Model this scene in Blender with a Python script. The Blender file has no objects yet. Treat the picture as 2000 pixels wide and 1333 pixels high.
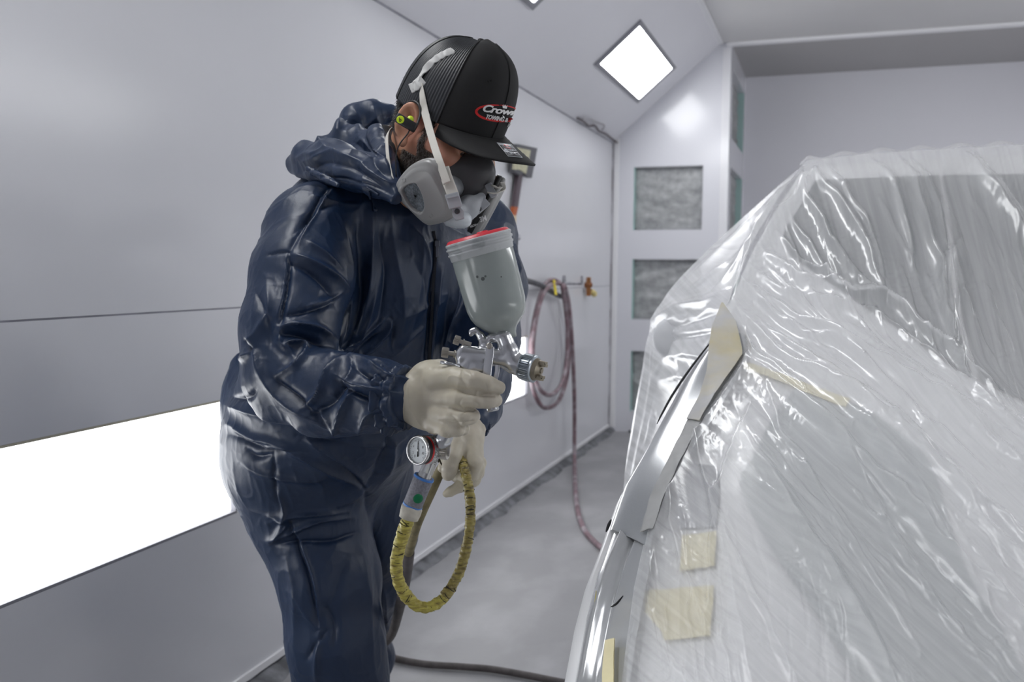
import bpy, bmesh, math, random
import numpy as np
import openvdb
from mathutils import Vector, Matrix
random.seed(7); RNG = np.random.default_rng(7)
C = bpy.context.scene.collection
S = bpy.context.scene

# ------------------------------------------------------------------ camera, world, lights, exposure
F = 1800.0; CX, CY = 1000.0, 666.5
CAM = np.array([0.0, 0.0, 1.2])
PITCH, YAW, ROLL = math.radians(4.4), math.radians(18.9), math.radians(0.45)
_f = np.array([-math.sin(YAW)*math.cos(PITCH), math.cos(YAW)*math.cos(PITCH), -math.sin(PITCH)])
_r0 = np.array([math.cos(YAW), math.sin(YAW), 0.0]); _u0 = np.cross(_r0, _f)
_r = _r0*math.cos(ROLL) + _u0*math.sin(ROLL); _u = np.cross(_r, _f)
def P(px, py, D):
    """world point seen at a photograph pixel, D metres along the viewing axis"""
    return CAM + D*(_f + (px-CX)/F*_r - (py-CY)/F*_u)
def proj(p):
    q = np.asarray(p, float) - CAM
    d = q @ _f
    return np.stack([CX + F*(q @ _r)/d, CY - F*(q @ _u)/d, d], -1)
_cd = bpy.data.cameras.new('camera'); cam = bpy.data.objects.new('camera', _cd); C.objects.link(cam)
_cd.sensor_width = 36.0; _cd.lens = 36.0*F/2000.0; _cd.clip_start = 0.02; _cd.clip_end = 60
_cd.dof.use_dof = True; _cd.dof.focus_distance = 1.42; _cd.dof.aperture_fstop = 5.6
M4 = Matrix([[_r[i], _u[i], -_f[i], CAM[i]] for i in range(3)] + [[0, 0, 0, 1]])
cam.matrix_world = M4
S.camera = cam
w = bpy.data.worlds.new('world'); S.world = w; w.use_nodes = True
w.node_tree.nodes['Background'].inputs[0].default_value = (0.75, 0.78, 0.85, 1)
w.node_tree.nodes['Background'].inputs[1].default_value = 0.15
S.view_settings.view_transform = 'Standard'; S.view_settings.look = 'None'
S.view_settings.exposure = 0.22; S.view_settings.gamma = 1.0; S.view_settings.use_curve_mapping = False
S.cycles.use_denoising = True
S.cycles.max_bounces = 8; S.cycles.diffuse_bounces = 5; S.cycles.transparent_max_bounces = 12
S.cycles.caustics_reflective = False; S.cycles.caustics_refractive = False
LAMP_PANEL = 3.7      # strength of the wall light panels
LAMP_HIP = 10.5        # strength of the lights in the sloped ceiling
LAMP_CEIL = 0.0

# ------------------------------------------------------------------ helpers
def V(*a): return np.array(a, float)
def nrm(v): v = np.asarray(v, float); return v/np.linalg.norm(v)
MATS = {}
def mat(name, col=(0.8,0.8,0.8), rough=0.5, metal=0.0, noise=None, bump=None, spec=0.5, coat=0.0, sheen=0.0, trans=0.0, alpha=1.0, emit=None, aniso=None, mix=None, ior=1.45):
    """noise=(scale, amount, detail) value variation; bump=(scale, strength, distance); mix=(col2, scale, lo, hi)"""
    if name in MATS: return MATS[name]
    m = bpy.data.materials.new(name); m.use_nodes = True; MATS[name] = m
    nt = m.node_tree; N, L = nt.nodes, nt.links; b = N['Principled BSDF']
    b.inputs['Base Color'].default_value = (*col, 1); b.inputs['Roughness'].default_value = rough
    b.inputs['Metallic'].default_value = metal; b.inputs['Specular IOR Level'].default_value = spec
    b.inputs['Coat Weight'].default_value = coat; b.inputs['Coat Roughness'].default_value = 0.12
    b.inputs['Sheen Weight'].default_value = sheen; b.inputs['Transmission Weight'].default_value = trans
    b.inputs['Alpha'].default_value = alpha; b.inputs['IOR'].default_value = ior
    tc = N.new('ShaderNodeTexCoord')
    def tex(scale, detail=4, stretch=(1,1,1)):
        mp = N.new('ShaderNodeMapping'); mp.inputs['Scale'].default_value = stretch
        L.new(tc.outputs['Object'], mp.inputs[0])
        t = N.new('ShaderNodeTexNoise'); t.inputs['Scale'].default_value = scale; t.inputs['Detail'].default_value = detail
        L.new(mp.outputs[0], t.inputs[0]); return t
    src = None
    if mix:
        c2, sc, lo, hi = mix[:4]; t = tex(sc, 5, mix[4] if len(mix) > 4 else (1,1,1))
        r = N.new('ShaderNodeMapRange'); r.inputs[1].default_value = lo; r.inputs[2].default_value = hi; L.new(t.outputs[0], r.inputs[0])
        mx = N.new('ShaderNodeMixRGB'); mx.inputs[1].default_value = (*col, 1); mx.inputs[2].default_value = (*c2, 1)
        L.new(r.outputs[0], mx.inputs[0]); src = mx.outputs[0]
    if noise:
        sc, am = noise[:2]; t = tex(sc, 6)
        r = N.new('ShaderNodeMapRange'); r.inputs[1].default_value = 0.3; r.inputs[2].default_value = 0.7
        r.inputs[3].default_value = 1-am; r.inputs[4].default_value = 1+am; L.new(t.outputs[0], r.inputs[0])
        mu = N.new('ShaderNodeMixRGB'); mu.blend_type = 'MULTIPLY'; mu.inputs[0].default_value = 1
        mu.inputs[1].default_value = (*col, 1)
        if src: L.new(src, mu.inputs[1])
        cb = N.new('ShaderNodeCombineColor'); [L.new(r.outputs[0], cb.inputs[i]) for i in range(3)]
        L.new(cb.outputs[0], mu.inputs[2]); src = mu.outputs[0]
    if src: L.new(src, b.inputs['Base Color'])
    if bump:
        t = tex(bump[0], 5, bump[3] if len(bump) > 3 else (1,1,1)); bp = N.new('ShaderNodeBump')
        bp.inputs['Strength'].default_value = bump[1]; bp.inputs['Distance'].default_value = bump[2]
        L.new(t.outputs[0], bp.inputs['Height']); L.new(bp.outputs[0], b.inputs['Normal'])
    if emit:
        b.inputs['Emission Color'].default_value = (*emit[0], 1); b.inputs['Emission Strength'].default_value = emit[1]
    return m

def obj(name, data, m=None, parent=None, smooth=None):
    """data: bmesh, mesh or (verts, faces); links it as one mesh object whose vertices are in world metres"""
    if isinstance(data, bmesh.types.BMesh):
        me = bpy.data.meshes.new(name); data.to_mesh(me); data.free()
    elif isinstance(data, tuple):
        me = bpy.data.meshes.new(name); v, f = data
        me.from_pydata([tuple(map(float, q)) for q in v], [], [tuple(map(int, q)) for q in f]); me.update()
    else: me = data
    if m is not None and not me.materials: me.materials.append(m)
    if smooth is not None: me.shade_smooth() if smooth is True else me.set_sharp_from_angle(angle=math.radians(smooth)) 
    o = bpy.data.objects.new(name, me); C.objects.link(o)
    if parent is not None:
        o.parent = parent
        if parent.type == 'EMPTY' or True: o.matrix_parent_inverse = world_of(parent).inverted()
    return o
def world_of(o):
    m = o.matrix_basis.copy()
    if o.parent is not None: m = world_of(o.parent) @ o.matrix_parent_inverse @ m
    return m
def thing(name, label, cat, loc=(0,0,0), group=None):
    o = bpy.data.objects.new(name, None); C.objects.link(o); o.location = tuple(map(float, loc)); o.empty_display_size = 0.05
    return tag(o, label, cat, group)
def tag(o, label, cat, group=None):
    o['label'] = label; o['category'] = cat
    if group: o['group'] = group
    return o
def struct(name, data, m=None, label=None, parent=None, smooth=None, cat=None):
    o = obj(name, data, m, parent, smooth)
    if parent is None:
        o['kind'] = 'structure'
        if label: o['label'] = label
        if cat: o['category'] = cat
    return o
def bx(bm, lo, hi, bev=0.0):
    c = [(a+b)/2 for a, b in zip(lo, hi)]; s = [abs(b-a) for a, b in zip(lo, hi)]
    r = bmesh.ops.create_cube(bm, size=1.0, matrix=Matrix.Translation(c) @ Matrix.Diagonal((*s, 1)))
    if bev > 0:
        es = list({e for v in r['verts'] for e in v.link_edges})
        bmesh.ops.bevel(bm, geom=es, offset=bev, segments=2, affect='EDGES', profile=0.6)
    return bm
def box(lo, hi, bev=0.0): return bx(bmesh.new(), lo, hi, bev)
def frame_of(axis, hint=(0,0,1)):
    """3x3 rows x,y,z with z along axis"""
    z = nrm(axis); h = np.asarray(hint, float)
    if abs(z @ nrm(h)) > 0.98: h = V(1,0,0)
    x = nrm(np.cross(h, z)); y = np.cross(z, x); return np.stack([x, y, z])
def obox(bm, c, fr, half, bev=0.0):
    m = Matrix([[fr[0][i]*half[0]*2, fr[1][i]*half[1]*2, fr[2][i]*half[2]*2, c[i]] for i in range(3)] + [[0,0,0,1]])
    r = bmesh.ops.create_cube(bm, size=1.0, matrix=m)
    if bev > 0:
        es = list({e for v in r['verts'] for e in v.link_edges})
        bmesh.ops.bevel(bm, geom=es, offset=bev, segments=2, affect='EDGES', profile=0.6)
    return bm
def lathe(prof, c, axis, seg=48, hint=(0,0,1), caps=True, wob=None):
    """prof: [(t along axis, radius)]"""
    fr = frame_of(axis, hint); c = np.asarray(c, float); v = []; f = []
    a = np.arange(seg)*2*math.pi/seg
    for t, r in prof:
        for k in range(seg):
            rr = r*(1+(wob(a[k], t) if wob else 0))
            v.append(c + fr[2]*t + rr*(math.cos(a[k])*fr[0] + math.sin(a[k])*fr[1]))
    for i in range(len(prof)-1):
        for k in range(seg):
            k2 = (k+1) % seg; f.append((i*seg+k, i*seg+k2, (i+1)*seg+k2, (i+1)*seg+k))
    if caps:
        f.append(tuple(range(seg))[::-1]); f.append(tuple((len(prof)-1)*seg+k for k in range(seg)))
    return v, f
def spline(pts, n):
    """Catmull-Rom through rows of pts (any width)"""
    p = np.asarray(pts, float); p = np.vstack([2*p[0]-p[1], p, 2*p[-1]-p[-2]]); out = []
    m = len(p)-3
    for i in range(m):
        t = np.linspace(0, 1, n, endpoint=(i == m-1))[:, None]
        a, b, c, d = p[i:i+4]
        out.append(0.5*((2*b)+(-a+c)*t+(2*a-5*b+4*c-d)*t**2+(-a+3*b-3*c+d)*t**3))
    return np.vstack(out)
def tube(pts, rad, seg=12, flat=None, hint=None, caps=True):
    """swept tube; rad scalar or array; flat=(w,h) gives a strap section with its width along hint"""
    pts = np.asarray(pts, float); n = len(pts); rad = np.broadcast_to(rad, (n,)) if not callable(rad) else np.array([rad(i/(n-1)) for i in range(n)])
    tg = np.gradient(pts, axis=0); tg /= np.linalg.norm(tg, axis=1)[:, None]+1e-12
    nx = nrm(np.cross(tg[0], V(0.1,0.2,1) if hint is None else (hint[0] if np.ndim(hint) == 2 else hint))); v = []; f = []
    for i in range(n):
        nx = nx - tg[i]*(nx @ tg[i]); nx = nrm(nx)
        if hint is not None:
            h = hint[i] if np.ndim(hint) == 2 else hint
            q = np.cross(tg[i], h); 
            if np.linalg.norm(q) > 1e-3: nx = nrm(q)
        ny = np.cross(tg[i], nx)
        for k in range(seg):
            a = 2*math.pi*k/seg
            if flat is None: v.append(pts[i]+rad[i]*(math.cos(a)*nx+math.sin(a)*ny))
            else:
                ca, sa = math.cos(a), math.sin(a); e = 0.35
                v.append(pts[i]+flat[0]*np.sign(ca)*abs(ca)**e*nx+flat[1]*np.sign(sa)*abs(sa)**e*ny)
    for i in range(n-1):
        for k in range(seg):
            k2 = (k+1) % seg; f.append((i*seg+k, i*seg+k2, (i+1)*seg+k2, (i+1)*seg+k))
    if caps: f.append(tuple(range(seg))[::-1]); f.append(tuple((n-1)*seg+k for k in range(seg)))
    return v, f
def join(*parts):
    v = []; f = []
    for a, b in parts:
        o = len(v); v += list(a); f += [tuple(i+o for i in q) for q in b]
    return v, f

# --- signed distance sculpting on a voxel grid, meshed with openvdb
class Sculpt:
    def __init__(s, lo, hi, h):
        s.lo = np.asarray(lo, float); s.h = h; s.n = np.ceil((np.asarray(hi)-s.lo)/h).astype(int)+1
        s.g = np.full(s.n, 1.0, np.float32); s.ax = [s.lo[i]+h*np.arange(s.n[i]) for i in range(3)]
    def _loc(s, lo, hi, m):
        a = np.clip(np.floor((np.asarray(lo)-m-s.lo)/s.h).astype(int), 0, s.n); b = np.clip(np.ceil((np.asarray(hi)+m-s.lo)/s.h).astype(int)+1, 0, s.n)
        sl = tuple(slice(i, j) for i, j in zip(a, b))
        X = s.ax[0][sl[0]][:, None, None]; Y = s.ax[1][sl[1]][None, :, None]; Z = s.ax[2][sl[2]][None, None, :]
        return sl, X, Y, Z
    def _put(s, sl, d, k, sub=False):
        g = s.g[sl]
        if g.size == 0: return
        d = d.astype(np.float32)
        if sub:
            d = -d; h = np.clip(k-np.abs(g-d), 0, None)/k if k > 0 else 0
            s.g[sl] = np.maximum(g, d)+(h*h*k*0.25 if k > 0 else 0)
        else:
            h = np.clip(k-np.abs(g-d), 0, None)/k if k > 0 else 0
            s.g[sl] = np.minimum(g, d)-(h*h*k*0.25 if k > 0 else 0)
    def cone(s, a, b, ra, rb, k=0.01, sub=False, sq=None):
        """round cone a-b; sq=(axis, factor) flattens it along axis by factor (<1)"""
        a = np.asarray(a, float); b = np.asarray(b, float); R = max(ra, rb)
        sl, X, Y, Z = s._loc(np.minimum(a, b)-R, np.maximum(a, b)+R, k+3*s.h)
        ab = b-a; L = ab @ ab+1e-12
        px, py, pz = X-a[0], Y-a[1], Z-a[2]
        t = np.clip((px*ab[0]+py*ab[1]+pz*ab[2])/L, 0, 1)
        dx, dy, dz = px-t*ab[0], py-t*ab[1], pz-t*ab[2]
        if sq is not None:
            w = nrm(sq[0]); q = (dx*w[0]+dy*w[1]+dz*w[2])*(1/sq[1]-1)
            dx = dx+q*w[0]; dy = dy+q*w[1]; dz = dz+q*w[2]
        d = np.sqrt(dx*dx+dy*dy+dz*dz)-(ra+t*(rb-ra))
        if sq is not None: d = d*(0.5+0.5*sq[1])
        s._put(sl, d, k, sub); return s
    def chain(s, pts, k=0.01, sub=False, sq=None):
        """pts: [(point, radius), ...]"""
        for (a, ra), (b, rb) in zip(pts[:-1], pts[1:]): s.cone(a, b, ra, rb, k, sub, sq)
        return s
    def ell(s, c, fr, rad, k=0.01, sub=False):
        c = np.asarray(c, float); R = max(rad)
        sl, X, Y, Z = s._loc(c-R, c+R, k+3*s.h)
        p = [X-c[0], Y-c[1], Z-c[2]]; q = [(p[0]*fr[i][0]+p[1]*fr[i][1]+p[2]*fr[i][2]) for i in range(3)]
        k0 = np.sqrt(sum((q[i]/rad[i])**2 for i in range(3))); k1 = np.sqrt(sum((q[i]/rad[i]**2)**2 for i in range(3)))
        s._put(sl, k0*(k0-1)/(k1+1e-9), k, sub); return s
    def rbox(s, c, fr, half, r=0.003, k=0.004, sub=False):
        c = np.asarray(c, float); R = np.linalg.norm(half)
        sl, X, Y, Z = s._loc(c-R, c+R, k+3*s.h)
        p = [X-c[0], Y-c[1], Z-c[2]]; q = [np.abs(p[0]*fr[i][0]+p[1]*fr[i][1]+p[2]*fr[i][2])-half[i]+r for i in range(3)]
        d = np.sqrt(sum(np.clip(v, 0, None)**2 for v in q))+np.minimum(np.maximum(np.maximum(q[0], q[1]), q[2]), 0)-r
        s._put(sl, d, k, sub); return s
    def cyl(s, a, b, r, k=0.003, sub=False):
        a = np.asarray(a, float); b = np.asarray(b, float)
        sl, X, Y, Z = s._loc(np.minimum(a, b)-r, np.maximum(a, b)+r, k+3*s.h)
        u = nrm(b-a); L = np.linalg.norm(b-a)
        px, py, pz = X-a[0], Y-a[1], Z-a[2]; t = px*u[0]+py*u[1]+pz*u[2]
        rr = np.sqrt(np.maximum(px*px+py*py+pz*pz-t*t, 0))-r; e = np.maximum(-t, t-L)
        d = np.minimum(np.maximum(rr, e), 0)+np.sqrt(np.clip(rr, 0, None)**2+np.clip(e, 0, None)**2)
        s._put(sl, d, k, sub); return s
    def blur(s, n=1):
        for _ in range(n):
            for ax in range(3):
                g = s.g; a = np.roll(g, 1, ax); b = np.roll(g, -1, ax); s.g = (a+2*g+b)/4
        return s
    def mesh(s, disp=None, sub=0):
        g = np.clip(s.g, -3*s.h, 3*s.h).astype(np.float32)
        for ax in range(3):
            sl = [slice(None)]*3
            for e in (0, -1): sl[ax] = e; g[tuple(sl)] = 3*s.h
        gr = openvdb.FloatGrid(float(3*s.h)); gr.copyFromArray(g)
        v, q = gr.convertToQuads(0.0)
        v = s.lo+v.astype(float)*s.h; q = q.astype(int)[:, ::-1]
        me_n = vnormals(v, q)
        if (me_n*(v-v.mean(0))).sum() < 0: q = q[:, ::-1]; me_n = -me_n
        for _ in range(sub): v, q, me_n = subdiv(v, q, me_n)
        if disp is not None: v = v+me_n*disp(v, me_n)[:, None]
        return v, q
def subdiv(v, q, n):
    e = np.sort(np.stack([q, np.roll(q, -1, 1)], -1).reshape(-1, 2), 1); key = e[:, 0].astype(np.int64)*len(v)+e[:, 1]
    u, inv = np.unique(key, return_inverse=True); a, b = u//len(v), u % len(v); inv = inv.reshape(-1, 4)
    ln = np.linalg.norm(v[a]-v[b], axis=1)[:, None]
    em = (v[a]+v[b])/2; en = n[a]+n[b]; en /= np.linalg.norm(en, axis=1)[:, None]+1e-12
    em = em+0.25*(((v[a]-em)*n[a]).sum(1)+((v[b]-em)*n[b]).sum(1))[:, None]*0.5*en   # keeps the curve of the surface
    fc = em[inv].mean(1); fn = n[q].mean(1); fn /= np.linalg.norm(fn, axis=1)[:, None]+1e-12
    ei = len(v)+inv; fi = len(v)+len(u)+np.arange(len(q)); o = [np.stack([q[:, k], ei[:, k], fi, ei[:, k-1]], 1) for k in range(4)]
    return np.concatenate([v, em, fc]), np.concatenate(o), np.concatenate([n, en, fn])
def vnormals(v, q):
    fn = np.cross(v[q[:, 2]]-v[q[:, 0]], v[q[:, 3]]-v[q[:, 1]]); n = np.zeros_like(v)
    for i in range(4): np.add.at(n, q[:, i], fn)
    n /= np.linalg.norm(n, axis=1)[:, None]+1e-12; return n
def fast_mesh(name, v, q, smooth=True):
    me = bpy.data.meshes.new(name); me.vertices.add(len(v)); me.vertices.foreach_set('co', np.asarray(v, np.float32).ravel())
    k = q.shape[1]; me.loops.add(q.size); me.loops.foreach_set('vertex_index', q.astype(np.int32).ravel())
    me.polygons.add(len(q)); me.polygons.foreach_set('loop_start', (np.arange(len(q))*k).astype(np.int32))
    me.polygons.foreach_set('loop_total', np.full(len(q), k, np.int32)); me.update(calc_edges=True); me.validate()
    if smooth: me.shade_smooth()
    return me
# smooth 3-D value noise for folds
class Noise:
    def __init__(s, seed): s.r = np.random.default_rng(seed).random((32, 32, 32))*2-1
    def __call__(s, p):
        p = np.asarray(p); i = np.floor(p).astype(int); f = p-i; f = f*f*(3-2*f); o = 0
        for dx in (0, 1):
            for dy in (0, 1):
                for dz in (0, 1):
                    w = (f[:, 0] if dx else 1-f[:, 0])*(f[:, 1] if dy else 1-f[:, 1])*(f[:, 2] if dz else 1-f[:, 2])
                    o = o+w*s.r[(i[:, 0]+dx) % 32, (i[:, 1]+dy) % 32, (i[:, 2]+dz) % 32]
        return o
def pl_dist(px, py, line):
    """distance of image-plane parameters to a polyline and the position 0..1 along it"""
    L = np.asarray(line, float); seg = np.linalg.norm(np.diff(L, axis=0), axis=1); tot = seg.sum(); cum = np.r_[0, np.cumsum(seg)]
    best = np.full(px.shape, 1e9); pos = np.zeros(px.shape)
    for i in range(len(L)-1):
        a, b = L[i], L[i+1]; ab = b-a; t = np.clip(((px-a[0])*ab[0]+(py-a[1])*ab[1])/(ab @ ab+1e-9), 0, 1)
        d = np.hypot(px-a[0]-t*ab[0], py-a[1]-t*ab[1]); m = d < best
        best = np.where(m, d, best); pos = np.where(m, (cum[i]+t*seg[i])/tot, pos)
    return best, pos
# ------------------------------------------------------------------ the booth
XL, XR, YB, YF, YT, XT = -1.532, 2.75, -2.9, 7.95, 6.73, -0.70   # left, right, behind, end wall, tower front, tower side
ZE, ZC, XH = 2.14, 2.80, -0.77                                  # eave, ceiling, inner edge of the slope
XHR = XR-(XH-XL)
wallm = mat('booth_wall_paint', (0.675, 0.68, 0.715), 0.22, noise=(0.9, 0.035), bump=(2.2, 0.04, 0.02), spec=0.5)
ceilm = mat('ceiling_paint', (0.6, 0.595, 0.6), 0.5, noise=(1.2, 0.04))
slopem = mat('sloped_ceiling_paint', (0.70, 0.70, 0.74), 0.3, noise=(1.0, 0.03), bump=(1.5, 0.05, 0.03))
endm = mat('end_wall_paint', (0.79, 0.79, 0.84), 0.35, noise=(0.8, 0.03))
trimm = mat('white_trim', (0.8, 0.8, 0.82), 0.3)
darkseam = mat('dark_seam', (0.12, 0.12, 0.14), 0.8, noise=(60, 0.4))
seamm = mat('grey_seam', (0.30, 0.30, 0.34), 0.7, noise=(9, 0.3))
floorm = mat('grey_painted_floor', (0.29, 0.29, 0.30), 0.45, noise=(1.3, 0.10), mix=((0.375, 0.375, 0.39), 5.5, 0.45, 0.75, (1, 0.6, 1)), bump=(35, 0.25, 0.002))
lamp_w = mat('light_panel_diffuser', (1, 1, 1), 0.4, emit=((0.97, 0.985, 1.0), LAMP_PANEL))
lamp_h = mat('ceiling_light_diffuser', (1, 1, 1), 0.4, emit=((0.98, 0.99, 1.0), LAMP_HIP))
framem = mat('grey_lamp_frame', (0.25, 0.25, 0.28), 0.5)

struct('floor', box((XL-0.1, YB-0.1, -0.1), (XR+0.1, YF+0.1, 0)), floorm, 'grey painted concrete floor with pale scuffs')
# left wall: sheets around the low light panels
panels = [(-2.55, -0.75), (0.22, 2.131), (2.95, 4.74)]
def side_wall(name, x0, x1, label, panels=panels):
    zl, zh = 0.522, 0.847
    w0 = struct(name, box((x0, YB, zh), (x1, YF, 1.089)), wallm, label)
    struct('wall_sheet', box((x0, YB, 1.0935), (x1, YF, ZE)), wallm, parent=w0)
    struct('wall_sheet', box((x0, YB, 0), (x1, YF, zl)), wallm, parent=w0)
    ys = [YB]+[y for p in panels for y in p]+[YF]
    for a, b in zip(ys[::2], ys[1::2]): struct('wall_sheet', box((x0, a, zl), (x1, b, zh)), wallm, parent=w0)
    struct('seam', box((min(x0, x1) if x0 > 0 else x0, YB, 1.088), (x1-0.0015 if x0 < 0 else x1, YF, 1.0945)), seamm, parent=w0)
    return w0
wl = side_wall('wall_left', XL-0.06, XL, 'glossy pale grey sheet wall behind the painter with low light panels')
wr = side_wall('wall_right', XR+0.06, XR, 'pale grey sheet wall beyond the covered car', panels[1:]+[(5.25, 7.1)])
def light_panel(x, y0, y1, sgn, label):
    t = thing('wall_light_panel', label, 'light', (x, (y0+y1)/2, 0.52), 'light panels low in the side walls')
    d = x-sgn*0.02
    obj('diffuser', box((d-0.004, y0+0.004, 0.528), (d+0.004, y1-0.004, 0.842)), lamp_w, t)
    for nm, lo, hi in (('frame_rail', (min(d, x), y0, 0.5225), (max(d, x)+0.003*0, y1, 0.529)), ('frame_rail', (min(d, x), y0, 0.841), (max(d, x), y1, 0.8465)),
                       ('frame_stile', (min(d, x)+0.001, y1-0.007, 0.529), (max(d, x)+0.001, y1-0.0005, 0.841)), ('frame_stile', (min(d, x)+0.001, y0+0.0005, 0.529), (max(d, x)+0.001, y0+0.007, 0.841))):
        obj(nm, box(lo, hi), framem if nm == 'frame_stile' or hi[2] < 0.6 else mat('yellowed_sealant', (0.5, 0.46, 0.36), 0.6), t)
for (y0, y1), lb in zip(panels, ('low wall light panel behind the camera on the left wall', 'large glowing light panel low in the left wall beside the painter', 'glowing light panel on the left wall just behind the gun nozzle')):
    light_panel(XL, y0, y1, 1, lb)
for (y0, y1), lb in zip(panels[1:]+[(5.25, 7.1)], ('nearest low light panel on the right wall', 'middle low light panel on the right wall', 'unseen farthest light panel added on the right wall to brighten the far end')):  # the farthest panel is added out of view to lift the back
    light_panel(XR, y0, y1, -1, lb)
# sloped ceilings with square lights
sl_n = nrm(V(ZC-ZE, 0, -(XH-XL)))                 # inward normal of the left slope
def slope(name, xa, xb, label):
    bm = bmesh.new(); s = 0.04*(-1 if xa < 0 else 1)
    pts = [(xa, ZE), (xb, ZC), (xb+s*0.65, ZC+0.03), (xa+s*1.0, ZE+0.04)]
    v = [bm.verts.new((x, y, z)) for y in (YB, YT+0.01 if xa < 0 else YF) for x, z in pts]
    for a, b in ((0,1),(1,2),(2,3),(3,0)): bm.faces.new((v[a], v[b], v[b+4], v[a+4]))
    bm.faces.new(v[:4]); bm.faces.new(v[4:]); bmesh.ops.recalc_face_normals(bm, faces=bm.faces)
    return struct(name, bm, slopem, label)
slope('ceiling_slope_left', XL, XH, 'sloped white ceiling strip over the left wall')
slope('ceiling_slope_right', XR, XHR, 'sloped white ceiling strip over the right wall')
struct('ceiling', box((XH, YB, ZC), (XHR, YT-0.005, ZC+0.05)), ceilm, 'flat grey ceiling over the booth')
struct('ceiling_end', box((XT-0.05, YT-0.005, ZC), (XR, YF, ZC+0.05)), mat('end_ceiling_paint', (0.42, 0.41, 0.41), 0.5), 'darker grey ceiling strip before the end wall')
struct('trim_1', box((XT-0.03, YT-0.03, ZC-0.022), (XHR, YT+0.035, ZC-0.0005), 0.004), trimm, 'white trim bar across the ceiling')
struct('trim_2', box((XH-0.02, YB, ZC-0.012), (XH+0.02, YT-0.03, ZC-0.0005), 0.003), trimm, 'white edge trim between slope and flat ceiling')
struct('trim_4', box((XHR-0.02, YB, ZC-0.012), (XHR+0.02, YT-0.03, ZC-0.0005), 0.003), trimm, 'white edge trim on the right')
struct('trim_5', box((XL, YB, ZE-0.006), (XL+0.004, YT, ZE+0.002)), seamm, 'grey seam line under the sloped ceiling')
struct('wall_end', box((XT-0.05, YF, 0), (XR+0.05, YF+0.08, ZC)), endm, 'plain grey end wall beyond the covered car')
struct('wall_back', box((XL-0.05, YB-0.08, 0), (XR+0.05, YB, ZC+0.04)), endm, 'grey wall behind the camera')
def slope_light(y, half, side, label, u=0.5):
    xa, xb = (XL, XH) if side < 0 else (XR, XHR)
    dx = nrm(V(xb-xa, 0, ZC-ZE)); n = sl_n if side < 0 else sl_n*V(-1, 1, 1)
    c = V(xa, y, ZE)+dx*u; fr = np.stack([dx, V(0, 1, 0), n])
    t = thing('ceiling_light', label, 'light', c, 'square lights set in the sloped ceiling')
    bm = bmesh.new(); obox(bm, c+n*0.004, fr, (half[0]-0.02, half[1]-0.02, 0.002)); obj('diffuser', bm, lamp_h, t)
    for sx, sy in ((1,0), (-1,0), (0,1), (0,-1)):
        bm = bmesh.new(); obox(bm, c+n*0.006+dx*sx*(half[0]-0.006)+V(0,1,0)*sy*(half[1]-0.010), fr, (0.013 if sx else half[0]+0.007, 0.022 if sy else half[1]-0.032, 0.006))
        obj('frame_rail', bm, framem, t)
    return c
for y, lb in ((5.735, 'square ceiling light nearest the filter tower, shown as a bright diamond'), (3.365, 'square ceiling light cut by the top edge above the cap'), (0.995, 'square ceiling light on the left slope behind the painter')):
    slope_light(y, (0.165, 0.6), -1, lb)
for y, lb in ((5.735, 'far square ceiling light on the right slope'), (3.365, 'third square ceiling light on the right slope'), (0.995, 'second square ceiling light on the right slope'), (4.55, 'unseen square ceiling light added on the right slope to brighten the far end')):  # last one is an added unseen lamp that brightens the far end
    slope_light(y, (0.165, 0.565), 1, lb)
# exhaust filter tower in the far left corner
def pierced(name, axis, pos, th, u0, u1, z0, z1, holes, m, label):
    """wall sheet standing across `axis` with one column of rectangular holes (hu0,hu1,hz0,hz1)"""
    bm = bmesh.new()
    def b(a0, a1, c0, c1):
        if axis == 1: bx(bm, (a0, pos, c0), (a1, pos+th, c1))
        else: bx(bm, (pos-th, a0, c0), (pos, a1, c1))
    hu0, hu1 = holes[0][0], holes[0][1]; b(u0, hu0, z0, z1); b(hu1, u1, z0, z1)
    zs = [z0]+[z for h in sorted(holes, key=lambda q: q[2]) for z in h[2:]]+[z1]
    for a, c in zip(zs[::2], zs[1::2]): b(hu0, hu1, a, c)
    return struct(name, bm, m, label)
fh = [(-1.372, -0.870, 1.497, 1.960), (-1.372, -0.870, 0.842, 1.290), (-1.372, -0.870, 0.153, 0.612)]
sh = [(6.92, 7.86, 2.165, 2.66), (6.92, 7.86, 1.46, 1.965), (6.92, 7.86, 0.80, 1.29), (6.92, 7.86, 0.15, 0.61)]
towerm = mat('tower_paint', (0.71, 0.715, 0.76), 0.16, noise=(0.8, 0.02), bump=(1.2, 0.03, 0.02))
pierced('wall_tower_front', 1, YT, 0.03, XL, XT, 0.0, ZC, fh, towerm, 'glossy white filter tower front with square grey filters')
pierced('wall_tower_side', 0, XT, 0.03, YT+0.03, YF, 0.0, ZC, sh, towerm, 'narrow side of the filter tower with filters')
edge = mat('filter_edge_teal', (0.42, 0.60, 0.58), 0.5)
media = mat('grey_filter_media', (0.42, 0.43, 0.435), 0.95, noise=(22, 0.18), mix=((0.29, 0.30, 0.305), 5, 0.4, 0.75, (1, 1, 3.0)), bump=(60, 0.5, 0.006))
nz = Noise(3)
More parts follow.
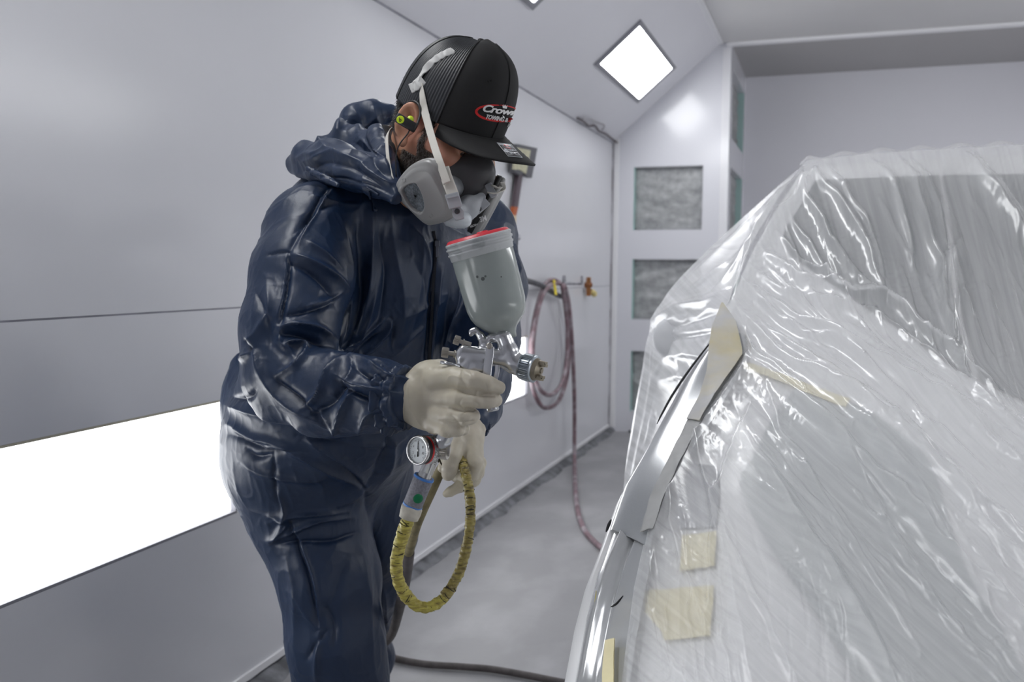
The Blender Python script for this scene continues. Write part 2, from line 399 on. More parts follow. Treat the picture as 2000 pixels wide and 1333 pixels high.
def filt(lo, hi, axis, pos, label):
    u0, u1, z0, z1 = lo[0], hi[0], lo[1], hi[1]; nU, nZ = 28, 28
    v = []; f = []
    for i in range(nU+1):
        for j in range(nZ+1):
            u = u0+(u1-u0)*i/nU; z = z0+(z1-z0)*j/nZ; e = min(i, nU-i, j, nZ-j)
            h = 0.028+0.012*float(nz(V(u*14, z*30, pos)[None])[0])+0.006*float(nz(V(u*40, z*50, 1)[None])[0])-0.012*(e == 0)
            v.append((u, pos+0.075-h, z) if axis == 1 else (pos-0.075+h, u, z))
    for i in range(nU):
        for j in range(nZ):
            a = i*(nZ+1)+j; f.append((a, a+nZ+1, a+nZ+2, a+1) if axis == 1 else (a, a+1, a+nZ+2, a+nZ+1))
    ctr = V((u0+u1)/2, pos, z0) if axis == 1 else V(pos, (u0+u1)/2, z0)
    t = thing('exhaust_filter', label, 'filter', ctr, 'exhaust filters in the corner tower')
    obj('filter_media', (v, f), media, t, True)
    w_ = 0.004
    for k, (a, b, c, d) in enumerate(((u0, u0+w_, z0, z1), (u1-w_, u1, z0, z1), (u0+w_, u1-w_, z0, z0+w_), (u0+w_, u1-w_, z1-w_, z1))):
        obj('frame_edge', box((a, pos+0.002, c), (b, pos+0.085, d)) if axis == 1 else box((pos-0.085, a, c), (pos-0.002, b, d)), edge if k == (0 if axis == 1 else 1) else towerm, t)
for (a, b, c, d), lb in zip(fh, ('square grey filter in the tower front, topmost of the column of three', 'square grey filter in the tower front, middle of the column of three', 'square grey filter in the tower front, lowest and half hidden by the plastic')):
    filt((a+0.001, c+0.001), (b-0.001, d-0.001), 1, YT, lb)
for (a, b, c, d), lb in zip(sh, ('narrow-looking filter on the tower side just under the ceiling', 'filter on the tower side just above the plastic covered car', 'filter on the tower side hidden behind the covered car', 'lowest filter on the tower side near the floor')):
    filt((a+0.001, c+0.001), (b-0.001, d-0.001), 0, XT, lb)
# baseboard: white lip with grey caulk and dirt
def ragged(y0, y1, x0, wd, hg, seed, n=160):
    r = Noise(seed); v = []; f = []
    for i in range(n+1):
        y = y0+(y1-y0)*i/n; q = np.array([[y*9, 1.3, 2.1]]); q2 = np.array([[y*22, 4.3, 2.1]])
        a = wd*(1+0.30*float(r(q)[0])+0.12*float(r(q2)[0])); h = hg*(1+0.3*float(r(q+5)[0])+0.2*float(r(q2+3)[0]))
        v += [(x0, y, h), (x0+a*0.35, y, h*0.9), (x0+a*0.75, y, h*0.45), (x0+a, y, 0.001)]
    for i in range(n):
        for k in range(3): f.append((i*4+k, (i+1)*4+k, (i+1)*4+k+1, i*4+k+1)[::-1])
    return v, f
caulk = mat('dirty_grey_caulk', (0.17, 0.175, 0.19), 0.8, noise=(14, 0.5), bump=(50, 0.6, 0.004))
bb = struct('baseboard_left', ragged(YB, YT, XL, 0.055, 0.026, 5, 420), caulk, 'ragged grey caulk line and white lip at the foot of the left wall', smooth=True)
struct('lip', box((XL-0.001, YB, 0.03), (XL+0.008, YT, 0.052), 0.002), trimm, parent=bb)
struct('baseboard_tower', box((XL+0.16, YT-0.03, 0.0), (XT, YT+0.001, 0.02), 0.006), caulk, 'dark caulk at the foot of the filter tower')
# dirt in the corner seams
struct('trim_6', box((XL, YT-0.016, 0.05), (XL+0.006, YT-0.002, ZE)), mat('stained_corner_seam', (0.30, 0.28, 0.30), 0.8, mix=((0.62, 0.62, 0.66), 9, 0.45, 0.6, (1, 1, 0.6))), 'stained vertical corner seam beside the tower')
struct('trim_7', box((XL+0.012, YT-0.012, 0.03), (XL+0.05, YT+0.0, ZE+0.03), 0.004), trimm, 'white vertical corner angle beside the tower')
struct('trim_8', box((XT-0.055, YT-0.006, 0), (XT+0.004, YT+0.0, ZC-0.03), 0.002), mat('bright_edge_trim', (0.78, 0.78, 0.81), 0.12), 'glossy corner angle on the tower edge')
def onX(px, py, x):
    d = P(px, py, 1)-CAM; return CAM+d*(x-CAM[0])/d[0]
def onZ(px, py, z):
    d = P(px, py, 1)-CAM; return CAM+d*(z-CAM[2])/d[2]
XW = XL
# coiled hose on the wall
hosem = mat('dusty_red_hose', (0.20, 0.13, 0.15), 0.5, noise=(30, 0.25), mix=((0.38, 0.34, 0.37), 12, 0.45, 0.7))
blackhose = mat('black_rubber_hose', (0.07, 0.07, 0.08), 0.45, noise=(30, 0.3))
lp1 = [(1100,560),(1086,548),(1068,552),(1052,588),(1041,640),(1036,700),(1040,755),(1055,790),(1072,797),(1092,782),(1107,740),(1113,680),(1110,620),(1100,562)]
lp2 = [(1100,562),(1082,555),(1062,572),(1047,625),(1040,690),(1047,745),(1062,768),(1080,770),(1098,748),(1107,700),(1108,640),(1102,585),(1099,560)]
tl = [(1104,562),(1112,600),(1118,680),(1122,780),(1122,860)]
pts = [onX(x, y, XW+0.05+0.02*math.sin(i)) for i, (x, y) in enumerate(lp1)]+[onX(x, y, XW+0.085+0.015*math.sin(i*1.3)) for i, (x, y) in enumerate(lp2[1:])]
pts += [onX(x, y, XW+0.07) for x, y in tl]+[onZ(1122, 905, 0.03), onZ(1124, 960, 0.013), onZ(1129, 1000, 0.013), onZ(1138, 1028, 0.013), onZ(1152, 1050, 0.012), onZ(1185, 1080, 0.012)]
t = thing('coiled_hose', 'dusty reddish hose coiled on the left wall and hanging to the floor', 'hose', onX(1100, 560, XW))
obj('coil', tube(spline(pts, 7), 0.0125, 10), hosem, t, True)
obj('supply_hose', tube(spline([onX(965, 528, XW+0.06), onX(1000, 540, XW+0.07), onX(1030, 549, XW+0.08), (onX(1055, 557, XW+0.09)), onX(1080, 572, XW+0.07), onX(1098, 580, XW+0.06), onX(1106, 577, XW+0.05)], 8), 0.014, 10), blackhose, t, True)
c0 = onX(1100, 553, XW)
bm = bmesh.new(); bx(bm, c0+V(0, -0.022, -0.06), c0+V(0.012, 0.022, 0.045), 0.003); bx(bm, c0+V(0.01, -0.014, -0.012), c0+V(0.125, 0.014, 0.004), 0.003); bx(bm, c0+V(0.112, -0.014, 0), c0+V(0.125, 0.014, 0.045), 0.003)
obj('hook_bracket', bm, mat('dull_steel', (0.42, 0.42, 0.45), 0.4, 0.8, noise=(50, 0.3)), t)
cy = onX(1084, 562, XW+0.1)
bm = bmesh.new(); obox(bm, cy, frame_of(V(1, 0.1, 0.15)), (0.028, 0.042, 0.002), 0.001); obj('tag', bm, mat('yellow_tag', (0.85, 0.68, 0.02), 0.5), t)
# stained wall tap with tape
c0 = onX(1140, 560, XW); t = thing('wall_outlet', 'small brown stained air outlet with a taped yellow tip on the wall', 'outlet', c0)
obj('backplate', lathe([(0, 0.045), (0.006, 0.045), (0.009, 0.04)], c0+V(0, 0.01, 0.01), (1, 0, 0), 24), wallm, t, True)
obj('body', lathe([(0.005, 0.018), (0.03, 0.02), (0.05, 0.018), (0.06, 0.01)], c0+V(0, -0.005, 0.01), (1, 0, 0), 20), mat('brown_stained_brass', (0.23, 0.085, 0.03), 0.5, noise=(40, 0.5)), t, True)
bm = bmesh.new(); obox(bm, c0+V(0.035, -0.005, 0.0), frame_of(V(1, 0, 0)), (0.016, 0.062, 0.014), 0.006); obj('valve_lever', bm, mat('brown_varnish', (0.32, 0.13, 0.04), 0.4, noise=(30, 0.5)), t)
obj('tape_wrap', lathe([(0, 0.016), (0.02, 0.021), (0.045, 0.02), (0.055, 0.012)], c0+V(0.05, 0.01, -0.03), (0.3, 0.8, -0.5), 14), mat('old_masking_tape', (0.62, 0.52, 0.22), 0.6, noise=(50, 0.3)), t, True)
# paddle shaped tool on the wall
def onXq(q, x): return [onX(a, b, x) for a, b in q]
def plate(poly, x0, x1):
    a = onXq(poly, x0); b = [p+V(x1-x0, 0, 0) for p in a]; n = len(a)
    return a+b, [tuple(range(n)), tuple(range(2*n-1, n-1, -1))]+[(i, i+n, (i+1) % n+n, (i+1) % n) for i in range(n)]
t = thing('wall_paddle', 'dark framed paddle with pale pads and brown stem on the wall behind the cap', 'tool', onX(1006, 460, XW))
dk = mat('dark_grey_frame_plastic', (0.10, 0.10, 0.115), 0.5)
obj('head_frame', plate([(1001,282),(1040,290),(1029,348),(1019,344),(1014,338),(1006,343),(994,336)], XW+0.012, XW+0.04), dk, t)
padm = mat('pale_olive_pad', (0.52, 0.50, 0.36), 0.8, noise=(40, 0.15))
obj('pad', plate([(1006,288),(1035,294),(1026,340),(1015,332),(1000,331)], XW+0.04, XW+0.045), padm, t)
stem = [(1006,341),(1014,342),(1005,405),(998,404)]
obj('stem', plate(stem, XW+0.012, XW+0.032), mat('brown_grey_stem', (0.10, 0.075, 0.09), 0.5), t)
obj('stem_tip', plate([(998,404),(1005,405),(1001,422),(994,420)], XW+0.012, XW+0.032), mat('burnt_orange_stem', (0.42, 0.10, 0.03), 0.5), t)
obj('stem_grip', plate([(994,420),(1001,422),(1000,455),(994,455)], XW+0.012, XW+0.032), mat('beige_stem', (0.66, 0.52, 0.32), 0.5), t)
obj('hanger', lathe([(0, 0.02), (0.014, 0.02), (0.02, 0.014), (0.035, 0.013)], onX(1003, 464, XW), (1, 0, 0), 20), mat('dull_steel'), t, True)
# loose wires under the slope
wr_ = [onX(x, y, XW+0.02+0.015*(i % 2)) for i, (x, y) in enumerate([(1128,231),(1141,238),(1150,246),(1162,246),(1170,256),(1183,262),(1196,272),(1206,279)])]
tag(obj('loose_wire', tube(spline(wr_, 8), 0.007, 8), mat('grey_brown_wire', (0.16, 0.14, 0.15), 0.6), None, True), 'loose grey wire sagging along the left wall top near the corner', 'wire')
wr_ = [onX(x, y, XW+0.055) for x, y in [(1138,232),(1150,232),(1165,239),(1180,245),(1176,254)]]
tag(obj('loose_wire', tube(spline(wr_, 8), 0.005, 8), mat('pale_wire', (0.42, 0.41, 0.43), 0.6), None, True), 'short pale wire looped over the darker one near the corner', 'wire')
# air line on the floor
pts = [onZ(x, y, 0.016) for x, y in [(700,1262),(740,1275),(775,1286),(830,1296),(900,1302),(960,1308),(1030,1320),(1100,1332),(1200,1350)]]
floor_run = pts
# ------------------------------------------------------------------ the masked car
_cp = [(1095,1500,1.08),(1075,1500,1.12),(1100,1333,1.25),(1215,1333,1.13),(1400,1333,1.03),(1700,1333,0.98),(2000,1333,0.95),(2300,1333,0.93),(2650,1400,0.9),
       (1200,1500,1.0),(1450,1500,0.93),(1800,1500,0.88),(2200,1500,0.85),(2650,1550,0.84),
       (1125,1200,1.32),(1235,1180,1.22),(1150,1110,1.38),(1180,1035,1.43),(1262,1040,1.36),(1400,1060,1.25),(1600,1080,1.17),(1800,1080,1.13),(2000,1080,1.1),(2300,1080,1.07),(2650,1080,1.05),
       (1215,940,1.52),(1305,930,1.46),(1280,830,1.64),(1345,850,1.57),(1460,840,1.48),(1620,830,1.42),(1800,830,1.39),(2000,830,1.36),(2300,830,1.33),(2650,830,1.3),
       (1330,740,1.76),(1382,660,1.88),(1450,700,1.80),(1415,605,1.97),(1550,640,1.84),(1720,640,1.78),(2000,640,1.74),(2300,640,1.7),(2650,640,1.66),
       (1470,480,2.25),(1600,480,2.14),(1750,480,2.10),(2000,480,2.07),(2300,480,2.05),(2650,480,2.05),
       (1515,400,2.42),(1700,390,2.32),(2000,380,2.27),(2350,380,2.27),(2650,380,2.3),
       (1560,332,2.62),(1700,308,2.56),(1850,300,2.54),(2000,292,2.54),(2300,290,2.55),(2650,292,2.6)]
_cp = np.array(_cp, float)
def _tps(r2): return 0.5*r2*np.log(r2+1e-12)
_q = _cp[:, :2]/500.0; _n = len(_q)
_K = _tps(((_q[:, None]-_q[None])**2).sum(-1))+np.eye(_n)*0.002; _Pm = np.c_[np.ones(_n), _q]
_A = np.block([[_K, _Pm], [_Pm.T, np.zeros((3, 3))]]); _w = np.linalg.solve(_A, np.r_[1/_cp[:, 2], np.zeros(3)])
def surfD(x, y):
    q = np.stack([x, y], -1).reshape(-1, 2)/500.0; o = np.empty(len(q))
    for i in range(0, len(q), 20000):
        s = q[i:i+20000]; o[i:i+20000] = _tps(((s[:, None]-_q[None])**2).sum(-1)) @ _w[:_n]+_w[_n]+s @ _w[_n+1:]
    return (1/o).reshape(np.shape(x))
def Pv(x, y, D):
    x, y, D = np.asarray(x)[..., None], np.asarray(y)[..., None], np.asarray(D)[..., None]
    return CAM+D*(_f+(x-CX)/F*_r-(y-CY)/F*_u)
def interp(tab, y):
    t = np.array(sorted((b, a) for a, b in tab), float); return np.interp(y, t[:, 0], t[:, 1])
OUT = [(1562,332),(1515,400),(1470,480),(1435,560),(1416,604),(1382,660),(1330,740),(1280,830),(1245,890),(1212,945),(1180,1035),(1148,1115),(1125,1200),(1100,1333),(1078,1500)]
INN = [(1562,332),(1515,400),(1470,480),(1435,560),(1418,604),(1446,655),(1452,700),(1392,790),(1348,850),(1308,930),(1264,1040),(1240,1150),(1217,1333),(1202,1500)]
TOP = [(1400,340),(1562,331),(1580,322),(1630,316),(1700,309),(1850,300),(2000,292),(2300,290),(2700,292)]
def grid(left, right, ny, nx, y0=None, y1=1500.0, pw=1.0):
    """parameter grid; rows run from the roof edge down, left edge follows a curve"""
    t = np.linspace(0, 1, ny)[:, None]; s = np.linspace(0, 1, nx)[None, :]**pw
    ya = (331.0 if y0 is None else y0)+t*(y1-(331.0 if y0 is None else y0))
    xl = interp(left, ya); xr = right if np.isscalar(right) else interp(right, ya)
    X = xl+s*(xr-xl)
    Y = ya+(np.interp(X, [a for a, b in TOP], [b for a, b in TOP])-331)*np.clip(1-(ya-331)/120, 0, 1)**2 if y0 is None else ya+0*X
    return X, Y
def gquads(ny, nx, off=0):
    i = np.arange(ny-1)[:, None]*nx+np.arange(nx-1)[None]; i = i.ravel()
    return np.stack([i, i+nx, i+nx+1, i+1], 1)+off
def gnormal(W):
    du = np.gradient(W, axis=1); dv = np.gradient(W, axis=0); n = np.cross(du, dv); n /= np.linalg.norm(n, axis=-1)[..., None]+1e-12
    flip = np.sign((n*(CAM-W)).sum(-1))[..., None]; return n*flip
# --- creases of the thin film
def fdir(x, y):
    """direction in which the film is pulled"""
    hub = V(1400, 560); dx, dy = x-hub[0]+40, y-hub[1]+30; n = np.hypot(dx, dy)+1e-6; a = np.stack([dx/n, dy/n], -1)
    b = np.broadcast_to(nrm(V(0.76, 0.65)), a.shape); roof = np.clip((620+0.55*(x-1500)-y)/120, 0, 1)[..., None]
    roof = np.where((x > 1500)[..., None], roof, roof*0.5); c = np.broadcast_to(nrm(V(0.36, 0.93)), a.shape)
    low = np.clip((y-800-(x-1300)*0.9)/150, 0, 1)[..., None]; d = np.broadcast_to(nrm(V(0.12, 0.99)), a.shape)
    o = (0.5*a+0.5*b)*(1-roof)*(1-low)+c*roof+d*low*(1-roof); return o/np.linalg.norm(o, axis=-1)[..., None]
folds = [  # (polyline, width px, height mm)
 ([(1560,700),(1800,930),(2000,1130),(2200,1330)],42,17),([(1480,900),(1640,1150),(1780,1400)],36,12),([(1620,640),(1850,800),(2100,960)],38,15),([(1700,860),(1900,1100),(2080,1333)],32,11),([(1400,950),(1440,1150),(1480,1400)],30,9),([(1330,1100),(1340,1250),(1350,1400)],22,6),
 ([(1420,604),(1500,682),(1620,770),(1760,880),(2000,1085),(2250,1300)],14,12),([(1436,560),(1560,640),(1700,722),(1860,830),(2050,960)],13,10),
 ([(1445,530),(1560,600),(1700,640),(1830,735),(2000,872),(2200,1000)],16,11),([(1450,700),(1560,790),(1700,925),(1850,1090),(2000,1230)],16,13),
 ([(1460,860),(1540,990),(1640,1160),(1740,1333),(1800,1450)],14,10),([(1475,640),(1600,735),(1750,850),(1900,980),(2050,1110)],9,8),
 ([(1480,500),(1560,560),(1650,600),(1730,610),(1850,700),(2000,850)],15,16),([(1520,470),(1570,530),(1650,580),(1720,590)],10,9),
 ([(1565,330),(1575,400),(1610,470),(1660,540),(1720,600)],10,11),([(1585,325),(1625,390),(1665,455),(1700,520),(1725,590)],10,12),
 ([(1600,325),(1650,375),(1690,440),(1715,520),(1728,590)],7,8),([(1695,310),(1745,370),(1770,450),(1785,540)],8,9),
 ([(1740,305),(1785,365),(1805,450),(1830,540),(1868,700)],11,13),([(1765,305),(1810,360),(1832,440),(1850,540),(1880,720)],8,9),
 ([(1872,300),(1905,345),(1945,400),(1985,470),(2030,520)],14,15),([(1885,298),(1930,370),(1970,420),(2020,500)],8,9),
 ([(1872,480),(1850,520),(1852,620),(1868,700)],9,8),([(1562,335),(1520,410),(1475,490),(1425,600)],14,16),([(1600,330),(1560,400),(1520,440),(1490,500)],9,8),
 ([(1545,430),(1600,520),(1640,600),(1700,700)],8,8),([(1560,640),(1650,700),(1760,800)],8,6),([(1500,760),(1530,850),(1600,960),(1700,1130),(1800,1290)],9,6),
 ([(1620,780),(1700,860),(1800,990),(1900,1150),(2000,1300)],10,7),([(1360,850),(1400,1000),(1480,1180),(1560,1333)],10,8),([(1470,800),(1430,900),(1400,1010),(1392,1150),(1380,1333)],9,6),
 ([(1310,960),(1330,1080),(1370,1200),(1440,1333)],9,6),([(1270,1090),(1280,1200),(1330,1300),(1400,1400)],8,5),([(1530,760),(1620,850),(1700,980),(1830,1180),(1950,1333)],9,6),
 ([(1460,580),(1560,660),(1640,700),(1700,745),(1820,850),(1960,960)],7,6),([(1430,620),(1480,700),(1560,770),(1660,860)],7,6)]
def make_folds():
    r = np.random.default_rng(11); out = list(folds)
    for k in range(260):
        x, y = r.uniform(1230, 2250), r.uniform(300, 1480)
        if x < interp(INN, y)+8: continue
        L = r.uniform(60, 420); p = [(x, y)]
        for _ in range(6):
            d = fdir(np.array(x), np.array(y)); th = r.normal(0, 0.08); d = V(d[0]*math.cos(th)-d[1]*math.sin(th), d[0]*math.sin(th)+d[1]*math.cos(th))
            x += d[0]*L/6; y += d[1]*L/6; p.append((x, y))
        out.append((p, r.uniform(2.2, 6.0), r.uniform(0.8, 3.4)*r.choice([1, 1, -0.7])))
    return out
ALLF = make_folds(); nf = Noise(21)
def film_height(X, Y, D):
    h = np.zeros(X.shape); fx, fy = X.ravel(), Y.ravel(); H = h.ravel()
    for line, wd, am in ALLF:
        l = np.array(line); lo = l.min(0)-4*wd; hi = l.max(0)+4*wd
        m = np.where((fx > lo[0]) & (fx < hi[0]) & (fy > lo[1]) & (fy < hi[1]))[0]
        if not len(m): continue
        wob = 5*nf(np.stack([fx[m]/45, fy[m]/45, np.full(len(m), wd)], -1))
        d, t = pl_dist(fx[m]+wob, fy[m]-wob, line); e = np.sqrt(np.clip(np.sin(math.pi*np.clip(t, 0.03, 0.97)), 0, 1))
        H[m] += am*e*np.exp(-np.abs(d/(wd*0.8))**1.25)*2.0
    dr = fdir(fx, fy); u = fx*dr[:, 0]+fy*dr[:, 1]; 
    q = np.stack([fx, fy], -1)
    # stretched crinkle: short across the pull, long along it
    a = nrm(V(0.74, 0.67)); lu = q @ a; lv = q @ V(-a[1], a[0])
    lu2 = q @ V(0.2, 0.98); lv2 = q @ V(0.98, -0.2)
    wgt = np.clip((fy-800-(fx-1300)*0.9)/150, 0, 1)+np.clip((620+0.55*(fx-1500)-fy)/120, 0, 1); wgt = np.clip(wgt, 0, 1)
    na = nf(np.stack([lu/150, lv/16, lu*0+3], -1))*1.3+nf(np.stack([lu/70, lv/7, lu*0+7], -1))*0.35
    nb = nf(np.stack([lu2/150, lv2/22, lu*0+3], -1))*1.5+nf(np.stack([lu2/70, lv2/9, lu*0+7], -1))*0.35
    H *= np.clip((fy-np.interp(fx, [a for a, b in TOP], [b for a, b in TOP]))/45+0.08, 0, 1)
    H += (na*(1-wgt)+nb*wgt)*np.clip((fy-np.interp(fx, [a for a, b in TOP], [b for a, b in TOP]))/60, 0, 1)
    cr = nf(np.stack([fx/9, fy/9, fx*0+1], -1)); pat = np.clip(nf(np.stack([fx/70, fy/70, fx*0+9], -1))*2-0.1, 0, 1)
    H += np.abs(cr)*pat*1.3
    return H.reshape(X.shape)*0.001
carpaint = mat('primer_grey_body', (0.88, 0.885, 0.90), 0.35, noise=(3, 0.04), coat=0.3)
silver = mat('fresh_silver_clearcoat', (0.54, 0.56, 0.58), 0.30, 0.25, coat=0.6, noise=(400, 0.03))
def film_mat(name, lo, hi):
    m = mat(name, (0.96, 0.965, 0.975), 0.27, spec=0.7, coat=0.5)
    nt = m.node_tree; N, L = nt.nodes, nt.links; b = N['Principled BSDF']
    uv = N.new('ShaderNodeUVMap'); uv.uv_map = 'pull'
    mp = N.new('ShaderNodeMapping'); mp.inputs['Scale'].default_value = (1.6, 34, 1); L.new(uv.outputs[0], mp.inputs[0])
    t = N.new('ShaderNodeTexNoise'); t.inputs['Scale'].default_value = 1.0; t.inputs['Detail'].default_value = 6; t.inputs['Distortion'].default_value = 0.6; L.new(mp.outputs[0], t.inputs[0])
    bp = N.new('ShaderNodeBump'); bp.inputs['Strength'].default_value = 0.08; bp.inputs['Distance'].default_value = 0.0025; L.new(t.outputs[0], bp.inputs['Height'])
    mp2 = N.new('ShaderNodeMapping'); mp2.inputs['Scale'].default_value = (26, 60, 1); L.new(uv.outputs[0], mp2.inputs[0])
    t2 = N.new('ShaderNodeTexNoise'); t2.inputs['Scale'].default_value = 2.0; t2.inputs['Detail'].default_value = 3; L.new(mp2.outputs[0], t2.inputs[0])
    bp2 = N.new('ShaderNodeBump'); bp2.inputs['Strength'].default_value = 0.16; bp2.inputs['Distance'].default_value = 0.002; L.new(t2.outputs[0], bp2.inputs['Height']); L.new(bp.outputs[0], bp2.inputs['Normal'])
    L.new(bp2.outputs[0], b.inputs['Normal']); L.new(bp2.outputs[0], b.inputs['Coat Normal'])
    r = N.new('ShaderNodeMapRange'); r.inputs[1].default_value = 0.35; r.inputs[2].default_value = 0.65; r.inputs[3].default_value = lo; r.inputs[4].default_value = hi
    L.new(t.outputs[0], r.inputs[0]); L.new(r.outputs[0], b.inputs['Alpha'])
    return m
filmm = film_mat('thin_masking_film', 0.40, 0.50); filmd = film_mat('folded_masking_film', 0.62, 0.86)
def add_uv(me, X, Y):
    uv = me.uv_layers.new(name='pull'); a = nrm(V(0.74, 0.67)); fx, fy = X.ravel(), Y.ravel()
    w = np.clip((620+0.55*(fx-1500)-fy)/150, 0, 1); w = np.clip(w, 0, 1)[:, None]; w = w*w*(3-2*w)
    fx, fy = fx-1500, fy-750; U = (1-w)*np.stack([(fx*a[0]+fy*a[1])/500, (-fx*a[1]+fy*a[0])/500], -1)+w*np.stack([(fx*0.25+fy*0.97)/500, (-fx*0.97+fy*0.25)/500], -1)
    li = np.empty(len(me.loops), np.int32); me.loops.foreach_get('vertex_index', li); uv.data.foreach_set('uv', U[li].ravel().astype(np.float32))
# body of the car: hood, windshield and roof as one shell with a side and a front skirt
ny, nx = 90, 90
X, Y = grid(OUT, 2650.0, ny, nx, pw=1.5); D = surfD(X, Y); W = Pv(X, Y, D); W = W-gnormal(W)*0.012
rows = [W]
back = [W[0]+V(0, 0.25, 0.02), W[0]+V(0, 0.8, 0.03), W[0]+V(0, 1.5, 0.0), W[0]+V(0, 2.0, -0.25)*1.0]
back.append(np.c_[back[-1][:, 0], back[-1][:, 1]+0.25, np.full(nx, 0.75)]); back.append(np.c_[back[-1][:, 0], back[-1][:, 1]+0.05, np.full(nx, 0.25)])
front = [np.c_[W[-1][:, 0], W[-1][:, 1]-0.04, W[-1][:, 2]-0.12], np.c_[W[-1][:, 0], W[-1][:, 1]-0.03, np.full(nx, 0.35)], np.c_[W[-1][:, 0], W[-1][:, 1]+0.05, np.full(nx, 0.22)]]
allr = np.stack(back[::-1]+list(W)+front)
side = allr[:, 0]; sk = []
for k, (dx, fz) in enumerate(((-0.012, 0.97), (-0.018, 0.9), (-0.02, 0.75), (0.0, 0.5), (0.03, 0.3))):
    sk.append(np.c_[side[:, 0]+dx, side[:, 1]+0.01*k, np.maximum(side[:, 2]*fz, 0.2)])
full = np.concatenate([np.stack(sk[::-1], 1), allr], 1)
a, b = full.shape[:2]
car = thing('car', 'pale grey car at the right, masked under clear plastic for spraying', 'car', (0.5, 2.2, 0))
obj('body_shell', fast_mesh('body_shell', full.reshape(-1, 3), gquads(a, b)), carpaint, car)
# freshly sprayed fender edge left open beside the film
def surf_patch(fn, ny, nx, off, thick=0.0):
    """fn(s, t) -> photograph parameters (x, y); a sheet lying off metres above the body surface"""
    s, t = np.meshgrid(np.linspace(0, 1, nx), np.linspace(0, 1, ny)); X, Y = fn(s, t); D = surfD(X, Y); W = Pv(X, Y, D)
    n = gnormal(W); o = off(X, Y) if callable(off) else np.full(X.shape, float(off)); return X, Y, W+n*o[..., None]
def lerp_curves(A, B, sm=True):
    A, B = (spline(A, 12), spline(B, 12)) if sm else (np.array(A, float), np.array(B, float)); ta = np.linspace(0, 1, len(A)); tb = np.linspace(0, 1, len(B))
    def fn(s, t):
        ax, ay = np.interp(t, ta, A[:, 0]), np.interp(t, ta, A[:, 1]); bx_, by = np.interp(t, tb, B[:, 0]), np.interp(t, tb, B[:, 1])
        return ax+s*(bx_-ax), ay+s*(by-ay)
    return fn
fen = lerp_curves([(1397,636),(1365,690),(1322,760),(1280,830),(1245,890),(1212,945),(1192,1000),(1184,1030)], [(1460,660),(1440,740),(1395,820),(1360,870),(1330,930),(1300,985),(1282,1035),(1272,1074)])
def fen_off(X, Y):
    e = np.clip((X-interp(OUT, Y))/40, 0, 1); return 0.004-0.016*(1-e)**3+0.0
X1, Y1, W1 = surf_patch(fen, 90, 30, fen_off)
obj('fender', fast_mesh('fender', W1.reshape(-1, 3), gquads(90, 30)), silver, car)['label'] = 'shiny silver fender edge left unmasked'
low = lerp_curves([(1186,1031),(1150,1110),(1125,1200),(1100,1333),(1080,1480)], [(1277,1074),(1262,1150),(1245,1240),(1232,1333),(1222,1480)])
def low_off(X, Y):
    u = (X-interp(OUT, Y))/110; e = np.clip(u*2.2, 0, 1); return 0.001-0.02*(1-e)**2.5+0.010*np.exp(-((u-0.40)/0.06)**2)-0.008*np.exp(-((u-0.56)/0.035)**2)
X2, Y2, W2 = surf_patch(low, 90, 44, low_off)
obj('bumper', fast_mesh('bumper', W2.reshape(-1, 3), gquads(90, 44)), mat('soft_silver_bumper', (0.60, 0.615, 0.63), 0.2, 0.25, coat=0.8), car)['label'] = 'shiny grey bumper corner below the fender'
blackgap = mat('dark_panel_gap', (0.015, 0.015, 0.018), 0.6)
def strip(name, line, wd, off, m, parent, taper=True, hm=0.0):
    l = spline(line, 10); D = surfD(l[:, 0], l[:, 1]); W = Pv(l[:, 0], l[:, 1], D); nn = -_f; W = W+nn*off
    n = len(W); r = wd*(np.sqrt(np.sin(math.pi*np.linspace(0.02, 0.98, n))) if taper else np.ones(n))
    return obj(name, tube(W, r, 8), m, parent, True)
strip('panel_gap', [(1398,655),(1370,690),(1340,730),(1312,772),(1292,808),(1282,828)], 0.0024, 0.006, blackgap, car)
strip('panel_gap', [(1193,1014),(1188,1025),(1183,1038)], 0.0026, 0.006, blackgap, car)
strip('panel_gap', [(1163,1150),(1158,1200),(1150,1260),(1141,1333),(1132,1400)], 0.0016, 0.0125, mat('yellow_tape_edge', (0.62, 0.52, 0.14), 0.6), car)
strip('panel_gap', [(1192,1184),(1204,1177),(1216,1162)], 0.0018, 0.006, blackgap, car)
# grey areas seen through the film: windshield, side glass and a lower panel
def region(name, A, B, m, off=-0.0085, n=(60, 40)):
    X, Y, Wq = surf_patch(lerp_curves(A, B), n[0], n[1], off); return obj(name, fast_mesh(name, Wq.reshape(-1, 3), gquads(*n)), m, car)
glass = mat('grey_windshield_glass', (0.17, 0.19, 0.20), 0.15, noise=(4, 0.1))
region('windshield', [(1592,346),(1560,400),(1530,450),(1540,490)], [(1835,336),(1850,440),(1868,600),(1900,730)], glass)
region('windshield', [(1842,336),(1862,440),(1880,600),(1915,735)], [(2300,330),(2300,440),(2300,650),(2300,900)], glass)
region('hood_panel', [(1556,745),(1508,805),(1470,880),(1442,945),(1510,1070),(1600,1200),(1660,1300),(1730,1450)], [(1570,742),(1690,790),(1790,860),(1830,930),(1868,1050),(1900,1130),(1970,1240),(2070,1450)], mat('grey_lower_panel', (0.50, 0.53, 0.54), 0.3, noise=(3, 0.05)))
region('hood_panel', [(1322,890),(1318,960),(1316,1025)], [(1398,905),(1400,960),(1394,1020)], mat('grey_fabric_patch', (0.42, 0.43, 0.46), 0.6), -0.0075, (30, 20))
